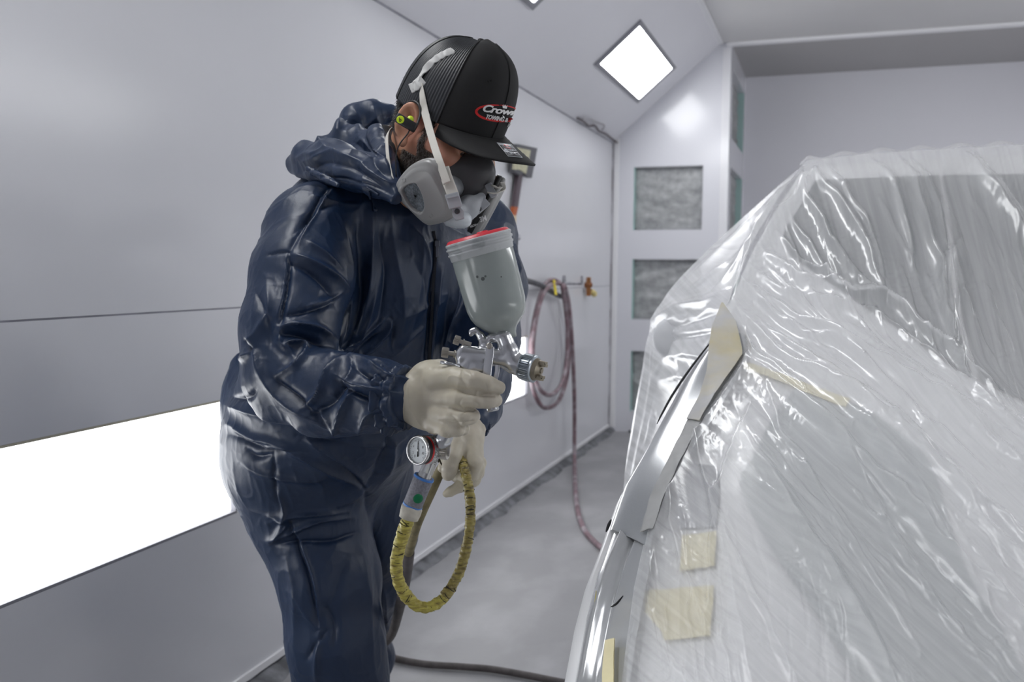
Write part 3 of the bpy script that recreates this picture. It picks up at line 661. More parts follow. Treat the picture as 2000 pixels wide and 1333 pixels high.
# masking film over everything right of the tape line
ny, nx = 440, 400
X, Y = grid(INN, 2320.0, ny, nx, pw=1.12); D = surfD(X, Y); H = film_height(X, Y, D); W = Pv(X, Y, D); n_ = gnormal(W)
eg = np.clip((X-interp(INN, Y))/14, 0, 1); W = W+n_*(0.006*eg+0.003+np.clip(H, -0.0035, 0.05)*(0.25+0.75*eg))[..., None]*np.clip(D/1.5, 0.7, 1.4)[..., None]
film = thing('plastic_sheet', 'clear wrinkled plastic masking sheet draped over the car', 'plastic sheet', (0.4, 2.0, 0.9))
me = fast_mesh('drape', W.reshape(-1, 3), gquads(ny, nx)); add_uv(me, X, Y); obj('drape', me, filmm, film)
# roof of the drape behind the visible edge, then down to the floor
top = W[0]; rr = [top+V(0, dy, dz) for dy, dz in ((0.0, 0.0), (0.04, 0.012), (0.12, 0.024), (0.4, 0.035), (1.0, 0.045), (1.6, 0.02), (2.1, -0.2), (2.4, -0.6), (2.45, -1.2))]
rr = np.stack(rr[::-1]); rr[..., 2] = np.maximum(rr[..., 2]+0.006*np.sin(rr[..., 0]*60)[...], 0.05)
me = fast_mesh('roof_drape', rr.reshape(-1, 3), gquads(len(rr), nx)); Xr = np.tile(X[0], (len(rr), 1)); Yr = np.tile(Y[0], (len(rr), 1))-np.arange(len(rr))[::-1, None]*60; add_uv(me, Xr, Yr); obj('roof_drape', me, filmm, film)
# far side: film hanging over the door mirror
Bc = [  # rows from the roof edge along the crease out to the left silhouette (px, py, D)
 [(1562,332,2.64),(1556,336,2.66),(1548,342,2.68),(1540,350,2.70)],
 [(1515,402,2.44),(1495,402,2.50),(1475,408,2.58),(1458,420,2.66)],
 [(1470,482,2.28),(1440,478,2.38),(1410,480,2.5),(1384,488,2.60)],
 [(1436,562,2.08),(1400,545,2.25),(1360,540,2.42),(1322,551,2.56)],
 [(1420,606,2.02),(1370,590,2.28),(1325,588,2.46),(1288,600,2.58)],
 [(1420,650,2.02),(1360,640,2.27),(1310,620,2.46),(1272,628,2.60)],
 [(1420,700,2.05),(1350,700,2.30),(1300,670,2.52),(1266,668,2.62)],
 [(1410,780,2.05),(1340,770,2.32),(1290,760,2.52),(1252,745,2.62)],
 [(1390,860,2.05),(1330,860,2.32),(1275,860,2.50),(1236,835,2.60)],
 [(1370,960,2.05),(1310,960,2.30),(1255,960,2.48),(1222,925,2.58)],
 [(1350,1100,2.02),(1290,1100,2.25),(1240,1090,2.45),(1205,1050,2.55)],
 [(1340,1300,2.0),(1280,1300,2.2),(1220,1290,2.4),(1180,1250,2.5)]]
Bc = np.array(Bc, float); U = []
for r_ in Bc: U.append(spline(r_, 30))
U = np.stack(U); Bg = np.stack([spline(U[:, j], 14) for j in range(U.shape[1])], 1)
X, Y, D = Bg[..., 0], Bg[..., 1], Bg[..., 2]; W = Pv(X, Y, D); n_ = gnormal(W)
bf = [([(1562,335),(1470,430),(1400,500),(1290,606)],9,9),([(1436,565),(1380,590),(1320,600),(1275,625)],9,12),([(1420,606),(1370,622),(1320,640),(1270,650)],8,-9),([(1270,650),(1262,720),(1240,850),(1222,930)],7,7),
 ([(1285,640),(1280,720),(1262,820),(1236,930)],6,6),([(1300,650),(1330,720),(1330,800),(1300,900)],7,5),([(1290,700),(1340,690),(1390,700)],7,8),([(1285,665),(1340,660),(1400,650)],6,-8),([(1275,745),(1330,735),(1380,745)],6,6),
 ([(1500,430),(1450,500),(1400,570),(1330,600)],7,6),([(1540,370),(1480,440),(1440,540)],7,6),([(1480,470),(1420,520),(1350,570)],5,5)]
rb = np.random.default_rng(5)
for k in range(60):
    x, y = rb.uniform(1230, 1430), rb.uniform(480, 980); L = rb.uniform(30, 100); th = math.radians(rb.normal(98 if y > 640 else 140, 10)); dx, dy = math.cos(th)*L, math.sin(th)*L
    bf.append(([(x, y), (x+dx/2+rb.normal(0, 3), y+dy/2), (x+dx, y+dy)], rb.uniform(2.5, 5), rb.uniform(1, 3.5)))
Hh = np.zeros(X.size)
for l, wd, am in bf:
    d, t_ = pl_dist(X.ravel(), Y.ravel(), l); Hh += am*np.sqrt(np.sin(math.pi*np.clip(t_, 0.03, 0.97)))*np.exp(-np.abs(d/wd)**1.3)*1.3
W = W+n_*(Hh.reshape(X.shape)*0.001)[..., None]
me = fast_mesh('side_drape', W.reshape(-1, 3), gquads(*X.shape)); add_uv(me, X, Y); obj('side_drape', me, filmd, film)
# the mirror housing under it
sc = Sculpt(P(1330, 650, 2.42)-0.25, P(1330, 650, 2.42)+0.25, 0.008)
sc.ell(P(1335, 660, 2.50), np.stack([_r, _u, _f]), (0.085, 0.065, 0.04), 0.0).cone(P(1350, 680, 2.52), P(1400, 730, 2.45), 0.035, 0.03, 0.03)
v, q = sc.mesh(); obj('door_mirror', fast_mesh('door_mirror', v, q), mat('pale_grey_mirror', (0.74, 0.75, 0.77), 0.4), car)
# masking paper flap and tape
paper = mat('pale_masking_paper', (0.70, 0.63, 0.42), 0.62, noise=(14, 0.06), mix=((0.66, 0.66, 0.66), 4, 0.45, 0.6), bump=(9, 0.4, 0.01))
tapem = mat('yellow_masking_tape', (0.88, 0.80, 0.50), 0.55, noise=(30, 0.05), bump=(70, 0.3, 0.002))
def patch_thing(name, label, cat, A, B, m, off, group=None, n=(40, 20), wav=0.0):
    def of(X, Y): return off+wav*nf(np.stack([X.ravel()/14, Y.ravel()/26, X.ravel()*0+2], -1)).reshape(X.shape)
    X, Y, Wq = surf_patch(lerp_curves(A, B, False), n[0], n[1], of); Wb = Wq-gnormal(Wq)*0.0012
    V2 = np.concatenate([Wq.reshape(-1, 3), Wb.reshape(-1, 3)]); N1 = n[0]*n[1]; q1 = gquads(*n); q2 = q1[:, ::-1]+N1
    return tag(obj(name, fast_mesh(name, V2, np.concatenate([q1, q2])), m), label, cat, group)
patch_thing('masking_paper', 'pale yellow masking paper flap ending in a point on the car', 'masking paper', [(1410,603),(1390,650),(1384,690),(1382,735),(1370,785),(1346,832)], [(1413,603),(1438,640),(1453,702),(1424,745),(1396,790),(1372,834)], paper, 0.014, wav=0.0015)
patch_thing('masking_paper', 'narrow grey paper strip along the inner edge of the silver fender', 'masking paper', [(1352,822),(1330,862),(1302,920),(1276,985),(1256,1050)], [(1380,822),(1364,850),(1334,908),(1304,975),(1282,1044)], mat('grey_masking_paper', (0.55, 0.555, 0.55), 0.6, noise=(20, 0.1)), 0.011, wav=0.002)
patch_thing('masking_tape', 'small yellow tape square under the plastic, upper of the two', 'tape', [(1328,1040),(1326,1075),(1324,1108)], [(1396,1030),(1395,1062),(1392,1098)], tapem, -0.0065, 'yellow tape patches on the plastic', wav=0.001)
patch_thing('masking_tape', 'large yellow tape patch under the plastic, lower of the two', 'tape', [(1250,1147),(1254,1190),(1285,1225),(1292,1245)], [(1391,1136),(1389,1175),(1386,1205),(1384,1234)], tapem, -0.0065, 'yellow tape patches on the plastic', wav=0.001)
patch_thing('masking_tape', 'long faint yellow tape line running right from the paper flap', 'tape', [(1452,700),(1520,722),(1600,752),(1660,772)], [(1450,712),(1516,736),(1594,768),(1652,788)], tapem, -0.0065, wav=0.001, n=(40, 8))
patch_thing('masking_tape', 'yellow tape strip at the bottom edge beside the bumper', 'tape', [(1196,1260),(1190,1333),(1184,1420)], [(1214,1256),(1212,1333),(1210,1420)], tapem, 0.0125, wav=0.001, n=(30, 8))
# ------------------------------------------------------------------ the painter
def R_(px, D): return px*D/F
def W3(seq, dr=0.0): return [(P(x, y, D), R_(r, D)-dr) for x, y, D, r in seq]
fr_t = np.stack([_r*0.70+_f*0.714, _u, _r*0.714-_f*0.70])      # torso axes: across the shoulders, up, forward
person = thing('person', 'person in navy hooded coveralls, black cap and respirator, leaning over with a spray gun', 'person', P(650, 1567, 2.0)*V(1, 1, 0))
NEAR_ARM = [(612,455,1.60,92),(590,540,1.545,98),(566,640,1.50,92),(562,735,1.47,86)]
FORE = [(566,748,1.46,78),(640,768,1.42,76),(715,772,1.37,70),(752,774,1.345,67),(772,776,1.335,54)]
FAR_ARM = [(930,455,1.86,74),(948,560,1.80,76),(948,660,1.72,62),(944,750,1.62,47),(936,800,1.54,37),(928,822,1.50,31)]
NEAR_LEG = [(585,915,1.94,125),(600,1000,1.94,106),(640,1120,1.92,92),(655,1250,1.92,86),(668,1333,1.94,84),(672,1440,1.97,70),(672,1490,1.98,62)]
FAR_LEG = [(706,925,2.08,102),(732,1040,2.14,78),(732,1130,2.22,60),(718,1220,2.32,44),(722,1285,2.40,44),(716,1306,2.42,40)]
def coverall_sdf(h, dr=0.0):
    s = Sculpt(V(-1.62, 1.05, 0.0), V(-0.30, 2.75, 1.58), h)
    s.ell(P(768,520,1.78), fr_t, (0.215-dr, 0.235-dr, 0.165-dr), 0.05)          # chest
    s.ell(P(742,430,1.78), fr_t, (0.20-dr, 0.10-dr, 0.12-dr), 0.05)
    s.ell(P(690,690,1.87), fr_t, (0.225-dr, 0.24-dr, 0.19-dr), 0.06)            # belly
    s.ell(P(655,810,1.92), fr_t, (0.215-dr, 0.16-dr, 0.19-dr), 0.05)
    s.ell(P(615,880,1.96), fr_t, (0.20-dr, 0.17-dr, 0.17-dr), 0.05)             # hips
    s.ell(P(520,800,2.02), fr_t, (0.09-dr, 0.15-dr, 0.12-dr), 0.06)
    s.chain(W3(NEAR_LEG, dr), 0.045); s.chain(W3(FAR_LEG, dr), 0.035)
    s.chain(W3(FAR_ARM, dr), 0.03)
    s.chain(W3([(760,420,1.70,60),(690,420,1.64,78),(612,455,1.60,92)], dr), 0.03)
    s.chain(W3([(770,430,1.78,70),(860,425,1.84,70),(930,455,1.86,74)], dr), 0.03)
    s.chain(W3(NEAR_ARM, dr), 0.022); s.chain(W3(FORE, dr), 0.02)
    return s
# creases and raised folds drawn on the cloth (photograph parameters, width px, height mm; negative = groove)
CF = [
 ([(655,350),(620,400),(578,469),(566,492)],5,-5),([(660,356),(626,406),(585,474)],4,4),([(566,494),(560,540),(549,613),(546,640)],5,-6),([(560,494),(552,560),(541,615)],4,3),([(520,497),(545,492),(568,492)],3,-3),
 ([(572,496),(610,512),(650,535),(680,568),(684,600)],7,9),([(560,512),(600,530),(635,560),(660,600)],6,-6),([(685,600),(678,650),(655,690),(640,700)],7,8),([(600,598),(640,585),(672,565)],6,7),([(553,618),(600,606),(645,590),(668,572)],5,-6),
 ([(600,470),(640,500),(670,530)],6,5),([(575,455),(600,430),(640,400),(690,390)],7,-4),([(610,380),(650,390),(700,400)],6,4),
 ([(540,640),(575,632),(620,640),(660,665),(700,690)],7,9),([(545,655),(580,655),(620,668),(665,692)],6,-9),([(546,640),(548,670),(560,690)],5,6),([(575,700),(560,675),(590,668),(600,690),(580,720),(540,735)],6,8),
 ([(500,700),(515,740),(560,790),(600,815),(650,838),(700,846)],9,8),([(535,740),(560,765),(600,800),(640,825)],9,-9),([(590,800),(630,770),(650,730),(672,705),(700,692)],7,12),([(610,815),(648,790),(672,745),(690,715)],8,-9),
 ([(600,800),(640,820),(660,842)],6,7),([(672,760),(690,730),(690,700)],6,8),([(662,735),(690,752),(740,762),(780,768)],7,8),([(660,748),(700,772),(750,790)],6,-8),([(655,845),(672,800),(690,762)],6,9),([(700,850),(720,810),(760,800)],6,6),([(710,700),(740,720),(772,742)],6,6),([(700,720),(730,740),(770,756)],5,-7),([(650,690),(700,700),(740,705),(760,715)],6,8),
 ([(470,690),(500,650),(520,600),(515,540)],10,5),([(490,560),(520,620),(530,680)],9,-5),([(480,640),(500,690),(505,740)],8,5),
 ([(720,400),(725,470),(718,560),(700,640),(690,680)],12,9),([(700,440),(706,520),(700,600),(690,650)],9,-9),([(735,560),(720,620),(700,670),(660,700)],9,8),([(760,420),(775,520),(790,600),(780,680)],14,5),([(800,500),(830,560),(835,640),(815,700)],14,-5),
 ([(740,450),(748,540),(735,640)],8,-5),([(800,440),(830,480),(845,540)],9,5),([(655,690),(700,660),(730,640),(752,622)],5,9),([(665,700),(710,672),(745,650)],5,-7),([(680,700),(720,690),(760,650),(768,620)],5,6),([(752,622),(768,630),(766,690)],4,-5),([(790,620),(830,600),(870,590)],7,4),([(770,700),(800,660),(830,640)],7,5),
 ([(851,470),(845,540),(842,620),(838,700),(834,760)],5,-8),([(862,520),(852,600),(846,700),(842,760)],6,6),([(834,560),(832,640),(826,700)],5,4),([(880,560),(872,640),(860,720)],7,-5),([(905,520),(890,600),(870,690)],8,6),
 ([(1000,430),(1012,500),(1010,570)],7,5),([(985,660),(975,710),(970,760)],6,6),([(960,780),(980,790),(990,800)],6,5),
 ([(440,790),(470,800),(520,815),(560,825)],8,8),([(446,830),(480,850),(540,862),(600,880)],8,9),([(450,850),(500,872),(560,884)],7,-8),([(470,900),(520,930),(600,935),(640,930)],8,8),([(480,880),(500,895),(530,890)],6,-7),([(510,875),(540,868),(575,875)],5,7),
 ([(590,850),(650,890),(700,925),(710,945)],9,10),([(620,870),(680,915),(708,950)],7,-10),([(560,880),(620,905),(680,935),(706,955)],7,8),([(712,955),(690,970),(655,990)],6,7),([(708,948),(718,1000),(728,1060),(738,1150),(745,1240)],8,-9),([(760,840),(750,890),(725,935),(710,950)],8,-8),([(770,860),(762,910),(735,950)],7,7),
 ([(532,880),(538,960),(552,1000)],4,-5),([(540,960),(555,1000),(545,1040),(530,1060)],6,7),([(525,1055),(560,1045),(620,1020),(690,1012)],6,8),([(530,1065),(580,1060),(640,1060),(700,1040)],5,-7),([(525,1020),(560,1010),(600,1005),(680,1000)],6,7),([(520,1005),(560,1022),(540,1050)],5,6),
 ([(560,1010),(580,1060),(600,1120),(612,1180),(622,1230)],5,-8),([(570,1020),(590,1070),(610,1130),(620,1190),(624,1235)],5,6),([(624,1235),(620,1280),(618,1333)],7,8),([(560,1080),(575,1150),(580,1220),(578,1280)],8,5),([(625,1180),(650,1210),(655,1260)],7,-5),([(700,1060),(715,1130),(722,1200),(720,1260)],14,6),
 ([(680,1090),(660,1140),(640,1200)],12,-4),([(575,1160),(600,1200),(622,1232)],7,6),([(600,1290),(630,1240),(640,1230)],6,-6),([(740,1120),(752,1190),(760,1240)],6,6),([(738,1210),(750,1250),(765,1285)],6,8),
 ([(500,760),(480,780),(450,775)],6,-7),([(445,720),(470,700),(490,690)],7,8),([(470,660),(485,680),(500,684)],6,-6),([(820,760),(790,740),(750,735)],6,5),([(580,850),(620,858),(680,862)],6,-8),([(700,870),(760,870),(800,850)],6,6)]
nb1, nb2 = Noise(31), Noise(32)
def cloth_disp(v, n):
    q = proj(v); x, y = q[:, 0], q[:, 1]; face = -(n @ _f); wgt = np.clip(face*1.6, 0, 1); h = np.zeros(len(v))
    wobx = 4*nb1(np.c_[v*16]); woby = 4*nb2(np.c_[v*16])
    for l, wd, am in CF:
        a = np.array(l, float); lo = a.min(0)-3.5*wd-8; hi = a.max(0)+3.5*wd+8
        m = np.where((x > lo[0]) & (x < hi[0]) & (y > lo[1]) & (y < hi[1]) & (face > 0))[0]
        if not len(m): continue
        d, t = pl_dist(x[m]+wobx[m], y[m]+woby[m], spline(l, 5)); e = np.sqrt(np.sin(math.pi*np.clip(t, 0.02, 0.98)))
        h[m] += 1.45*am*e*np.exp(-np.abs(d/(wd*0.9))**1.25)*wgt[m]
    # loose large and small rumples everywhere, stretched along the limbs
    big = nb1(v*V(7, 7, 4.0)); r1 = 1-np.abs(nb2(v*V(17, 17, 9)+7)); r2 = 1-np.abs(nb1(v*V(30, 30, 22)+3))
    r3 = 1-np.abs(nb2(v*V(48, 48, 26)+11)); h += 3*big+2.2*(r1**5-0.3)+1.0*(r2**6-0.2)+0.6*(r3**6-0.2)
    return h*0.001
sc = coverall_sdf(0.0052); 
# cuffs, hood and neck opening
sc.ell(P(748,738,1.33), np.stack([_r,_u,_f]), (0.022,0.018,0.02), 0.02).ell(P(640,828,1.40), np.stack([_r,_u,_f]), (0.05,0.018,0.03), 0.02)
sc.blur(3)
v, q = sc.mesh(cloth_disp, 1); del sc
suitm = mat('navy_satin_coverall', (0.010, 0.025, 0.064), 0.42, noise=(2.2, 0.12), spec=0.6, bump=(26, 0.35, 0.006, (1, 1, 0.55)))
obj('coverall', fast_mesh('coverall', v, q), suitm, person)
# bunched hood round the neck, gathered sleeve ends, hems
HFS = [([(612,262),(650,296),(700,298),(755,325)],6,7),([(586,322),(640,300),(700,316),(770,372)],7,8),([(590,336),(650,318),(700,332),(765,380)],5,-6),([(676,258),(715,242),(738,226)],5,6),([(700,268),(738,300),(765,345)],6,7),([(690,278),(728,312),(752,345)],5,-6),([(612,345),(680,350),(740,370),(775,388)],3,-4),([(690,212),(705,235),(700,262)],6,6),([(728,206),(735,232),(752,250)],6,6),([(640,285),(610,300),(580,308)],6,6),([(735,345),(755,360),(772,362)],4,5)]
def hood_disp(v, n):
    q = proj(v); face = np.clip(-(n @ _f)*2, 0, 1); h = 0
    for l, wd, am in HFS:
        d, t = pl_dist(q[:, 0]+3*nb1(v*30), q[:, 1]+3*nb2(v*30), spline(l, 5)); h = h+am*np.sqrt(np.sin(math.pi*np.clip(t, 0.02, 0.98)))*np.exp(-np.abs(d/wd)**1.25)*face
    return h*0.001+(4.0*(1-np.abs(nb1(v*V(16, 16, 14)+1)))**4+1.2*(1-np.abs(nb2(v*V(34, 34, 34))))**5-2.0)*0.001
sc = Sculpt(P(700,300,1.62)-V(0.30, 0.30, 0.22), P(700,300,1.62)+V(0.30, 0.36, 0.2), 0.004)
sc.chain(W3([(572,318,1.70,16),(600,306,1.66,28),(650,318,1.60,42),(700,335,1.54,40),(745,352,1.50,32),(776,372,1.47,16)]), 0.012)
sc.chain(W3([(572,330,1.70,12),(620,342,1.60,17),(680,345,1.53,20),(730,362,1.49,19),(772,386,1.46,13)]), 0.008)
sc.chain(W3([(686,262,1.80,14),(694,232,1.79,26),(728,226,1.80,28),(762,222,1.80,20)]), 0.012)
sc.chain(W3([(640,300,1.72,34),(690,290,1.72,40),(735,290,1.66,34),(760,330,1.58,24)]), 0.02)
sc.chain(W3([(735,262,1.62,18),(752,300,1.54,18),(768,340,1.49,14)]), 0.008)
sc.chain(W3([(686,262,1.80,24),(720,250,1.86,30),(780,250,1.95,36),(860,300,1.95,40),(900,370,1.88,34)]), 0.03)
sc.ell(P(668,262,1.73), np.stack([_r,_u,_f]), (0.010,0.03,0.05), 0.02)
sc.cone(P(600,330,1.56), P(660,362,1.50), 0.006, 0.007, 0.006).blur(1)
v, q = sc.mesh(hood_disp, 1); obj('hood', fast_mesh('hood', v, q), suitm, person)
def cuff(c, ax, r, ln, seed, name='sleeve_cuff', m=None):
    n_ = Noise(seed); fr = frame_of(ax); v = []; f = []; A, K = 96, 20
    for i in range(K+1):
        t = i/K; rr = r*(1.0+0.10*math.sin(t*math.pi*3.2)*(1-t)-0.10*t)+0.0*t
        for k in range(A):
            a = 2*math.pi*k/A; g = float(n_(np.array([[math.cos(a)*4.5+3, math.sin(a)*4.5+3, t*1.5]]))[0])
            g2 = abs(math.sin(a*13+2.2*math.sin(a*3)+t*1.3))
            q = rr*(1+0.11*g+0.085*(g2-0.5)); v.append(np.asarray(c)+fr[2]*ln*t+q*(math.cos(a)*fr[0]+math.sin(a)*fr[1]))
    for k in range(A):
        a = 2*math.pi*k/A; v.append(np.asarray(c)+fr[2]*ln*0.97+0.8*r*0.86*(math.cos(a)*fr[0]+math.sin(a)*fr[1]))
    for i in range(K+1):
        for k in range(A): k2 = (k+1) % A; f.append((i*A+k, i*A+k2, (i+1)*A+k2, (i+1)*A+k))
    return obj(name, (v, f), m or suitm, person, True)
cuff(P(764,776,1.338), P(797,778,1.322)-P(764,776,1.338), 0.0485, 0.029, 41)
cuff(P(934,805,1.535), P(921,842,1.49)-P(934,805,1.535), 0.0305, 0.036, 42)
# zipper with its pull, hood drawcord
def on_cloth(pts, off):
    return [P(x, y, D-off) for x, y, D in pts]
# raycast helper on built meshes
from mathutils.bvhtree import BVHTree
def bvh(*objs):
    vs = []; fs = []
    for o in objs:
        b = len(vs); vs += [tuple(o.matrix_world @ x.co) if False else tuple(x.co) for x in o.data.vertices]; fs += [tuple(i+b for i in p.vertices) for p in o.data.polygons]
    return BVHTree.FromPolygons(vs, fs)
def hit(T, px, py, off=0.002, dflt=1.6):
    d = nrm(P(px, py, 1)-CAM); r = T.ray_cast(Vector(CAM), Vector(d), 6)
    if r[0] is None: return P(px, py, dflt), -d
    n = np.array(r[1]); n = n*np.sign(-(n @ d)); return np.array(r[0])+n*off, n
TC = bvh(bpy.data.objects['coverall'], bpy.data.objects['hood'])
zp = [hit(TC, x, y, 0.0015)[0] for x, y in spline([(846,452),(851,490),(847,560),(843,640),(838,715)], 10)]
obj('zipper', tube(zp, 0, 8, flat=(0.0026, 0.0012), hint=-_f), mat('dark_zip_teeth', (0.02, 0.022, 0.03), 0.45, 0.4), person)
pz, pn = hit(TC, 853, 492, 0.006)
bm = bmesh.new(); obox(bm, pz, np.stack([_r, _u, _f]), (0.0028, 0.011, 0.0012), 0.001); obox(bm, pz+_u*0.014, np.stack([_r, _u, _f]), (0.004, 0.005, 0.0025), 0.001)
obj('zip_pull', bm, mat('dark_zip_metal', (0.16, 0.17, 0.20), 0.35, 0.9), person)
for cordline in ([(722,372),(724,385),(728,398),(729,408)], [(718,366),(729,372),(742,380)]):
    cp = [hit(TC, x, y, 0.003)[0] for x, y in spline(cordline, 6)]
    obj('drawcord', tube(cp, 0.0016, 8), suitm, person, True)
pz, pn = hit(TC, 730, 411, 0.004); bm = bmesh.new(); bmesh.ops.create_icosphere(bm, subdivisions=2, radius=0.0042, matrix=Matrix.Translation(pz)); obj('cord_knot', bm, suitm, person, True)
# black collar of the shirt under the hood
shirtm = mat('black_knit_collar', (0.012, 0.013, 0.016), 0.8, bump=(200, 0.3, 0.001))
sc = Sculpt(P(752,300,1.6)-0.14, P(752,300,1.6)+0.16, 0.003)
sc.chain(W3([(736,258,1.66,8),(750,262,1.62,15),(758,300,1.57,19),(768,345,1.53,18),(796,375,1.58,16),(845,412,1.68,20),(900,425,1.74,20)]), 0.008)
v, q = sc.mesh(lambda v, n: 0.0012*nb1(v*60)); obj('shirt_collar', fast_mesh('shirt_collar', v, q), shirtm, person)
# shoes: the far one shows just under the hem
shoem = mat('dusty_tan_shoe', (0.34, 0.29, 0.24), 0.7, noise=(40, 0.25)); solem = mat('shoe_sole', (0.10, 0.09, 0.085), 0.8)
fwd_h = nrm((_r*0.714-_f*0.70)*V(1, 1, 0))
for (x, y, D) in ((672,1510,1.98), (722,1302,2.42)):
    a = P(x, y, D)*V(1, 1, 0); sdw = np.cross(fwd_h, V(0, 0, 1)); lo = a-0.22; s2 = Sculpt(a-V(0.3, 0.3, 0.0)+V(0,0,-0.01), a+V(0.3, 0.3, 0.16), 0.005)
    frs = np.stack([sdw, V(0, 0, 1), fwd_h])
    s2.ell(a+fwd_h*0.11+V(0,0,0.055), frs, (0.048, 0.042, 0.075), 0.03).ell(a+V(0,0,0.065), frs, (0.042, 0.05, 0.075), 0.03).cone(a+V(0,0,0.07)-fwd_h*0.01, a+V(0,0,0.12)-fwd_h*0.02, 0.042, 0.040, 0.02)
    s2.rbox(a+V(0,0,-0.01), frs, (0.2, 0.03, 0.3), 0.001, 0.003, sub=True)
    v, q = s2.mesh(); sh = obj('shoe', fast_mesh('shoe', v, q), shoem, person)
    n = 40; pr = []
    for k in range(n):
        an = 2*math.pi*k/n; pr.append(a+fwd_h*(0.05+0.142*math.cos(an))+sdw*(0.05+0.006*math.cos(an))*math.sin(an))
    obj('sole', ([p+V(0,0,0.002) for p in pr]+[p+V(0,0,0.024) for p in pr], [tuple(range(n))[::-1], tuple(range(n, 2*n))]+[(k, (k+1) % n, (k+1) % n+n, k+n) for k in range(n)]), solem, sh)
# ------------------------------------------------------------------ head, cap, respirator
HC = P(880, 243, 1.56)
def cam2w(v): return _r*v[0]+_u*v[1]+_f*v[2]
hf = nrm(cam2w(V(0.66, -0.53, -0.53))); hs = nrm(cam2w(V(-0.62, 0, -0.78))); hs = nrm(hs-hf*(hs @ hf)); hu = np.cross(hf, hs); hu = hu*np.sign(hu @ _u)
FRH = np.stack([hs, hu, hf])
def H(f, u, s): return HC+hf*f+hu*u+hs*s
skinm = mat('warm_brown_skin', (0.50, 0.265, 0.165), 0.48, noise=(18, 0.10), bump=(240, 0.25, 0.0008), mix=((0.56, 0.26, 0.18), 7, 0.45, 0.7))
MATS['warm_brown_skin'].node_tree.nodes['Principled BSDF'].inputs['Subsurface Weight'].default_value = 0.12
MATS['warm_brown_skin'].node_tree.nodes['Principled BSDF'].inputs['Subsurface Radius'].default_value = (0.01, 0.004, 0.002)
NEAR_IN = [(x, y, D, r*0.62) for x, y, D, r in NEAR_ARM+FORE[1:]]
sc = Sculpt(H(0, 0, 0)-V(0.32, 0.24, 0.30), H(0, 0, 0)+V(0.30, 0.36, 0.17), 0.0028)
sc.ell(H(-0.012, 0.035, 0), FRH, (0.076, 0.092, 0.098), 0.0)                # skull
sc.ell(H(0.012, -0.05, 0), FRH, (0.064, 0.075, 0.075), 0.03)               # face
sc.cone(H(0.045, -0.105, 0.018), H(0.045, -0.105, -0.018), 0.026, 0.026, 0.03)   # chin
for s_ in (1, -1):
    sc.cone(H(-0.005, -0.06, 0.05*s_), H(0.035, -0.10, 0.03*s_), 0.022, 0.022, 0.025)     # jaw
    sc.cone(H(0.064, -0.038, 0.045*s_), H(0.02, -0.03, 0.062*s_), 0.021, 0.014, 0.018)      # cheekbone
    sc.cone(H(0.078, 0.006, 0.014*s_), H(0.064, 0.005, 0.048*s_), 0.010, 0.009, 0.012)       # brow
    sc.ell(H(0.081, -0.016, 0.033*s_), FRH, (0.017, 0.010, 0.010), 0.008, sub=True)      # socket
    sc.ell(H(0.071, -0.015, 0.032*s_), FRH, (0.014, 0.0125, 0.0135), 0.003)              # lids over the eyeball
    sc.rbox(H(0.0845, -0.0205, 0.032*s_), FRH, (0.0110, 0.0010, 0.005), 0.001, 0.001, sub=True)
    # ear
    e0 = H(0.006, -0.018, 0.077*s_); fe = np.stack([nrm(hf+0.35*s_*hs), hu, nrm(np.cross(hf+0.35*s_*hs, hu))])
    ax1 = nrm(-hf*0.92+0.45*s_*hs)
    for a0 in range(12):
        t0, t1 = [math.radians(-75+k*23) for k in (a0, a0+1)]
        if a0 >= 11: continue
        pt = lambda t: e0+ax1*(0.012+0.0155*math.cos(t))+hu*(0.004+0.0275*math.sin(t))+hs*s_*0.009
        sc.cone(pt(t0), pt(t1), 0.0046, 0.0046, 0.0025)
    sc.ell(e0+ax1*0.011+hu*0.002+hs*s_*0.004, np.stack([ax1, hu, nrm(np.cross(ax1, hu))]), (0.016, 0.026, 0.004), 0.003)
    sc.ell(e0+ax1*0.006-hu*0.030+hs*s_*0.008, FRH, (0.006, 0.010, 0.009), 0.005)                      # lobe
    sc.ell(e0+ax1*0.009+hu*0.004+hs*s_*0.012, np.stack([ax1, hu, nrm(np.cross(ax1, hu))]), (0.0105, 0.019, 0.0085), 0.002, sub=True)
    sc.cone(e0+ax1*0.018+hu*0.016+hs*s_*0.008, e0+ax1*0.013-hu*0.010+hs*s_*0.008, 0.0035, 0.003, 0.002)
sc.blur(0); sc.chain([(H(0.082, 0.0, 0), 0.008), (H(0.098, -0.020, 0), 0.009), (H(0.108, -0.038, 0), 0.011)], 0.012)   # nose
for s_ in (1, -1): sc.ell(H(0.102, -0.036, 0.012*s_), FRH, (0.008, 0.007, 0.010), 0.006)
sc.cone(H(0.088, -0.062, 0.016), H(0.088, -0.062, -0.016), 0.008, 0.008, 0.01)                                # upper lip
sc.cone(H(0.084, -0.075, 0.014), H(0.084, -0.075, -0.014), 0.008, 0.008, 0.01)
sc.rbox(H(0.096, -0.0685, 0), FRH, (0.022, 0.0012, 0.008), 0.001, 0.002, sub=True)
sc.chain([(H(-0.035, -0.03, 0), 0.062), (P(800, 370, 1.68), 0.062), (P(775, 430, 1.76), 0.075), (P(765, 520, 1.80), 0.11)], 0.03)   # neck and chest
sc.blur(1)
v, q = sc.mesh(); body = obj('body', fast_mesh('body', v, q), skinm, person); body['label'] = 'brown skinned head and neck'
eyew = mat('eye_white', (0.42, 0.38, 0.36), 0.3); eyed = mat('dark_brown_iris', (0.03, 0.015, 0.01), 0.1)
